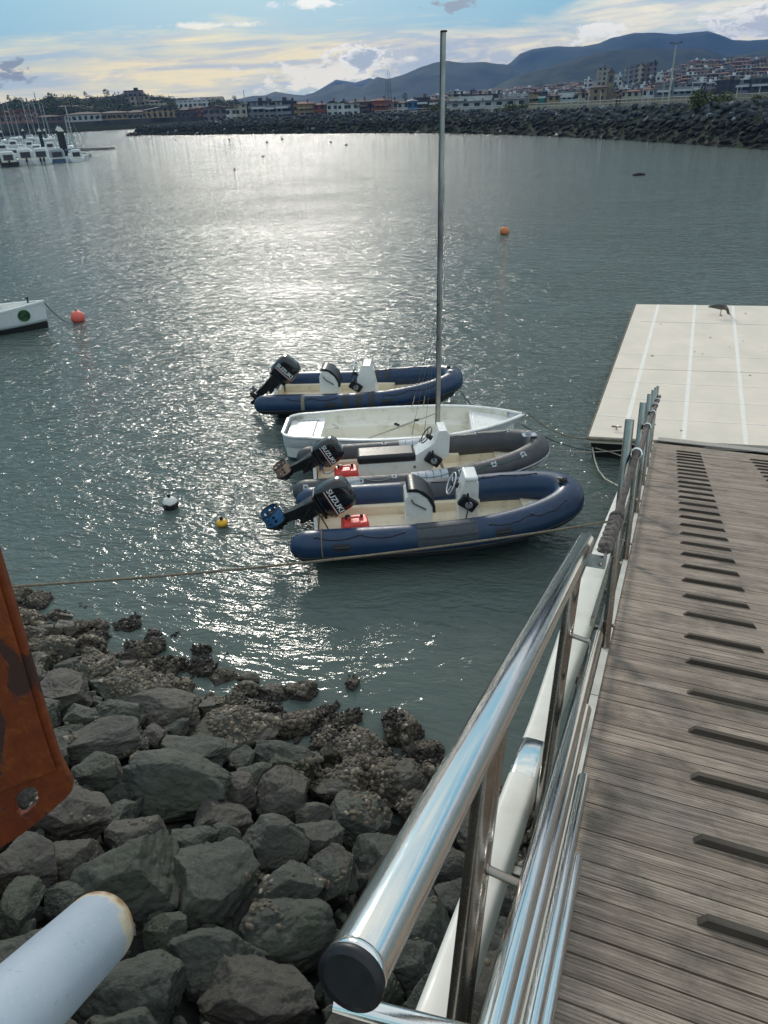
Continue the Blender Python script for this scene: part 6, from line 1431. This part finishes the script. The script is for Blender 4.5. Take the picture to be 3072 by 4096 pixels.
# ------------------------------------------------------------------ marina
def motorboat(px, py, wpx, hpx, label, yaw=0, hullc=HULW, canopy='arch', outb=1, dark=False):
    P = atz(px, py, 0.); D = P.xy.length; k = (P - CAM).length / FPX; W_ = wpx * k; Lb = W_ * 2.5; Hh = height_for(P, py - hpx)
    o = thing('motor_boat', tuple(P), label, 'motor boat', 'motor boats moored stern out in the marina', rz=-math.atan2(P.x, P.y) + R(yaw))
    mb = MB(); rg = []
    for q in range(12):
        u = q / 11; b = W_ / 2 * (1 if u < .5 else max(.03, 1 - ((u - .5) / .5) ** 2)); z_ = Hh * (.30 + .12 * u); rg.append([Vector((-b, u * Lb, z_)), Vector((-b * .9, u * Lb, .1)), Vector((0, u * Lb, -.25 + .3 * u * u)), Vector((b * .9, u * Lb, .1)), Vector((b, u * Lb, z_)), Vector((b * .8, u * Lb, z_ * .96)), Vector((-b * .8, u * Lb, z_ * .96))])
    mb.loft(rg, True, True, False); mb.build('hull', hullc, o)
    mb = MB(); rg = []
    for u, s_, z_ in ((.14, .0, 0), (.14, .66, 0), (.16, .74, .55), (.20, .66, .66), (.46, .60, .62), (.66, .50, .10), (.68, .0, .0)):
        pass
    c0, c1 = .18 * Lb, .60 * Lb; zb = Hh * .30; ring = lambda y_, w_, zt: [Vector((-w_ / 2, y_, zb)), Vector((-w_ / 2 * .96, y_, zb + (zt - zb) * .7)), Vector((-w_ / 2 * .7, y_, zt)), Vector((w_ / 2 * .7, y_, zt)), Vector((w_ / 2 * .96, y_, zb + (zt - zb) * .7)), Vector((w_ / 2, y_, zb))]
    mb.loft([ring(c0, W_ * .78, Hh * .93), ring(c0 + .4, W_ * .8, Hh), ring(c0 + (c1 - c0) * .6, W_ * .74, Hh * .95), ring(c1, W_ * .62, Hh * .5)], True, True, False); cb = mb.build('cabin', mat('white_canopy', (.66, .68, .70), .5, 0, .15, 1.) if not dark else mat('grey_canopy', (.30, .33, .38), .7), o)
    MB().box((0, c0 - .03, zb + (Hh - zb) * .42), (W_ * .50, .06, (Hh - zb) * .5)).build('cabin_window', glassm, cb)
    MB().box((0, c0 * .4, Hh * .33), (W_ * .7, c0 * .5, Hh * .05)).build('cockpit', GEL, o)
    for q in range(outb): x_ = (q - (outb - 1) / 2) * .55; mb = MB(); mb.rbox((x_, -.28, Hh * .30), (.30, .42, .62), .08); mb.box((x_, -.25, .1), (.12, .2, .9)); mb.build('outboard', MOTOR, o)
    return o
fr_ = [(8, 668, 40, 60, 'white motor boat cut by the left edge of the marina', HULW, 1), (43, 668, 58, 62, 'dark hulled boat with a black stern and white cabin', black_plastic, 1), (112, 660, 60, 66, 'white cabin cruiser with a tall grey stern opening', HULW, 1), (174, 657, 62, 66, 'white arched cabin cruiser with two dark outboard motors', HULW, 2), (237, 652, 62, 56, 'white boat with a blue hull stripe under a grey canopy', mat('blue_hull', (.05, .10, .19), .4), 0), (312, 648, 46, 50, 'small white wheelhouse boat at the right end of the row', HULW, 0)]
for px, py, w_, h_, lb_, hc, ob_ in fr_: motorboat(px, py, w_, h_, lb_, hullc=hc, outb=ob_, dark='canopy' in lb_)
for px, py, w_, h_, lb_ in ((15, 606, 34, 30, 'small white boat in the back row at the left edge'), (55, 588, 34, 26, 'white boat in the back row between two masts'), (95, 618, 40, 30, 'white flat roofed boat behind the cabin cruiser'), (150, 612, 40, 34, 'white wheelhouse boat in the second row left of the thin pile'), (205, 604, 36, 36, 'grey cabin boat in the second row by the twin piles'), (60, 625, 34, 30, 'small white boat in the second row behind the dark hulled one'), (120, 590, 30, 26, 'small white boat in the back row near the slim pile')): motorboat(px, py, w_, h_, lb_, outb=0)
mk = mat('pale_mast', (.40, .42, .42), .5, .3, .2, .5)
SB = [(248, 424, 312, 640, 'sailing boat with the tallest mast at the right end of the marina'), (265, 470, 290, 602, 'sailing boat with a short mast behind the tallest one'), (90, 402, 128, 560, 'sailing boat with a tall raked mast left of the red roofed house'), (121, 396, 150, 560, 'sailing boat with the tall mast in front of the red roofed house'), (139, 402, 172, 565, 'sailing boat second left of the thin piles'), (157, 410, 194, 566, 'sailing boat just right of the thin piles'), (172, 410, 205, 560, 'sailing boat between the thin piles and the twin piles'), (40, 402, 66, 560, 'sailing boat with a mast in front of the pink house'), (25, 424, 50, 560, 'sailing boat near the left edge with a shorter mast'), (2, 428, 22, 570, 'sailing boat at the very left edge'), (105, 422, 126, 548, 'sailing boat with a short mast among the tall ones'), (62, 440, 84, 556, 'sailing boat with a low mast left of the slim pile')]
for i, (xt, yt, xb, yb_, lb_) in enumerate(SB):
    P = atz(xb, yb_ + 5, 0.); h = height_for(P, yt); o = thing('sailing_boat', tuple(P), lb_, 'sailing boat', 'sailing boats in the marina', rz=R((i * 37) % 60 - 30))
    # heel so that the mast leans as in the photograph
    lw = max(1.6, h * .17); Ls = lw * 3.2; mb = MB(); rg = []
    for q in range(11):
        u = q / 10; b = lw / 2 * math.sin(math.pi * (.18 + .82 * u)) ** .6 if u < 1 else .02; rg.append([Vector((-b, (u - .5) * Ls, .85)), Vector((-b * .7, (u - .5) * Ls, -.1)), Vector((b * .7, (u - .5) * Ls, -.1)), Vector((b, (u - .5) * Ls, .85))])
    mb.loft(rg, True, True, False); mb.build('hull', HULW, o); MB().rbox((0, -.1 * Ls, 1.1), (lw * .55, Ls * .4, .5), .15).build('cabin', GELW, o)
    MB().tube([(0, 0, .5), (0, 0, h)], [.13, .09], 6).build('mast', mk, o); MB().tube([(0, 0, 1.9), (0, -Ls * .42, 1.9)], .12, 6).build('boom', mat('sail_cover', (.10, .14, .22), .8), o)
    MB().tube([(-h * .05, 0, h * .62), (h * .05, 0, h * .62)], .05, 4).build('spreader', mk, o)
    MB().tube([(0, Ls * .48, .9), (0, 0, h * .97)], .03, 3).build('forestay', mk, o)
for xt, yt, xb, yb_, w_, lb_ in ((233, 522, 262, 640, 16, 'left of the twin black marina piles with pale conical caps'), (248, 526, 271, 643, 17, 'right of the twin black marina piles with pale conical caps'), (155, 526, 174, 592, 11, 'slim black pile with a pale cap left of the twin piles'), (176, 524, 190, 570, 9, 'second slim black pile with a pale cap'), (93, 524, 101, 562, 8, 'slim black pile in the back row of the marina'), (4, 530, 15, 575, 8, 'slim black pile at the left edge of the marina')):
    P = atz(xb, yb_, 0.); h = height_for(P, yt); k = (P - CAM).length / FPX; r_ = w_ * k / 2; o = thing('mooring_pile', tuple(P), 'black pile, ' + lb_ if not lb_.startswith(('left', 'right')) else lb_, 'pile', 'black piles of the marina')
    MB().lathe([(r_, -1), (r_, h)], n=16).build('shaft', mat('black_pile', (.012, .012, .013), .6, 0, .3, 1.), o); MB().lathe([(r_ * 1.12, h), (r_ * 1.08, h + r_ * .3), (.02, h + r_ * 1.7)], n=16).build('cap', mat('pale_cap', (.55, .55, .52), .6), o)
mb = MB(); a = atz(-300, 648, .4); b = atz(225, 635, .4); dirp = (b - a).normalized(); nrm_ = Vector((-dirp.y, dirp.x, 0))
for k_, off in enumerate((8., 36.)):
    q0 = a + nrm_ * off; q1 = (b if k_ == 0 else a.lerp(b, .45)) + nrm_ * off; M_ = Matrix(((dirp.x, nrm_.x, 0, (q0.x + q1.x) / 2), (dirp.y, nrm_.y, 0, (q0.y + q1.y) / 2), (0, 0, 1, .3), (0, 0, 0, 1)))
    tag(MB().box((0, 0, 0), ((q1 - q0).length, 2.2, .4), M_).build('marina_walkway', mat('grey_walkway', (.25, .25, .24), .8)), ['front', 'rear'][k_] + ' floating walkway between the rows of marina boats', 'walkway')
# ------------------------------------------------------------------ air
hz_ = MB().box((0, 2400, 147), (9000, 5000, 300)).build('haze'); hm = bpy.data.materials.new('haze'); hm.use_nodes = True; t = NT(hm.node_tree); t.n.clear()
vol = t.node('ShaderNodeVolumePrincipled', Color=(.24, .46, 1.), Density=.00013, Anisotropy=.0)
ot = t.node('ShaderNodeOutputMaterial'); t.l.new(vol.outputs[0], ot.inputs['Volume']); hz_.data.materials.append(hm); tag(hz_, 'thin blue haze over the bay', 'haze', kind='stuff')

# ------------------------------------------------------------------ tell look-alikes apart by their order in the view
bpy.context.view_layer.update()
NUM = ['leftmost', 'second from the left', 'third from the left', 'fourth from the left', 'fifth from the left', 'sixth from the left', 'seventh from the left', 'eighth from the left', 'ninth from the left', 'tenth from the left', 'eleventh from the left', 'twelfth from the left', 'thirteenth from the left', 'fourteenth from the left', 'fifteenth from the left', 'sixteenth from the left', 'seventeenth from the left', 'eighteenth from the left']
by = {}
for o in col.objects:
    if o.parent is None and o.get('category') and o.get('label'): by.setdefault(o['label'], []).append(o)
for lb_, os_ in by.items():
    if len(os_) < 2 or 'outside' in lb_: continue
    vis = []
    for o in os_:
        px, py, z_ = proj(o.matrix_basis.translation)
        if z_ > 0 and -60 < px < 3130 and -60 < py < 4200: vis.append((px, o))
        else: o['label'] = lb_ + ', cut off by the frame' if len(lb_.split()) < 12 else lb_
    if 1 < len(vis) <= 18 and len(lb_.split()) <= 12:
        for i, (px, o) in enumerate(sorted(vis, key=lambda q: q[0])): o['label'] = lb_ + ', ' + NUM[i]
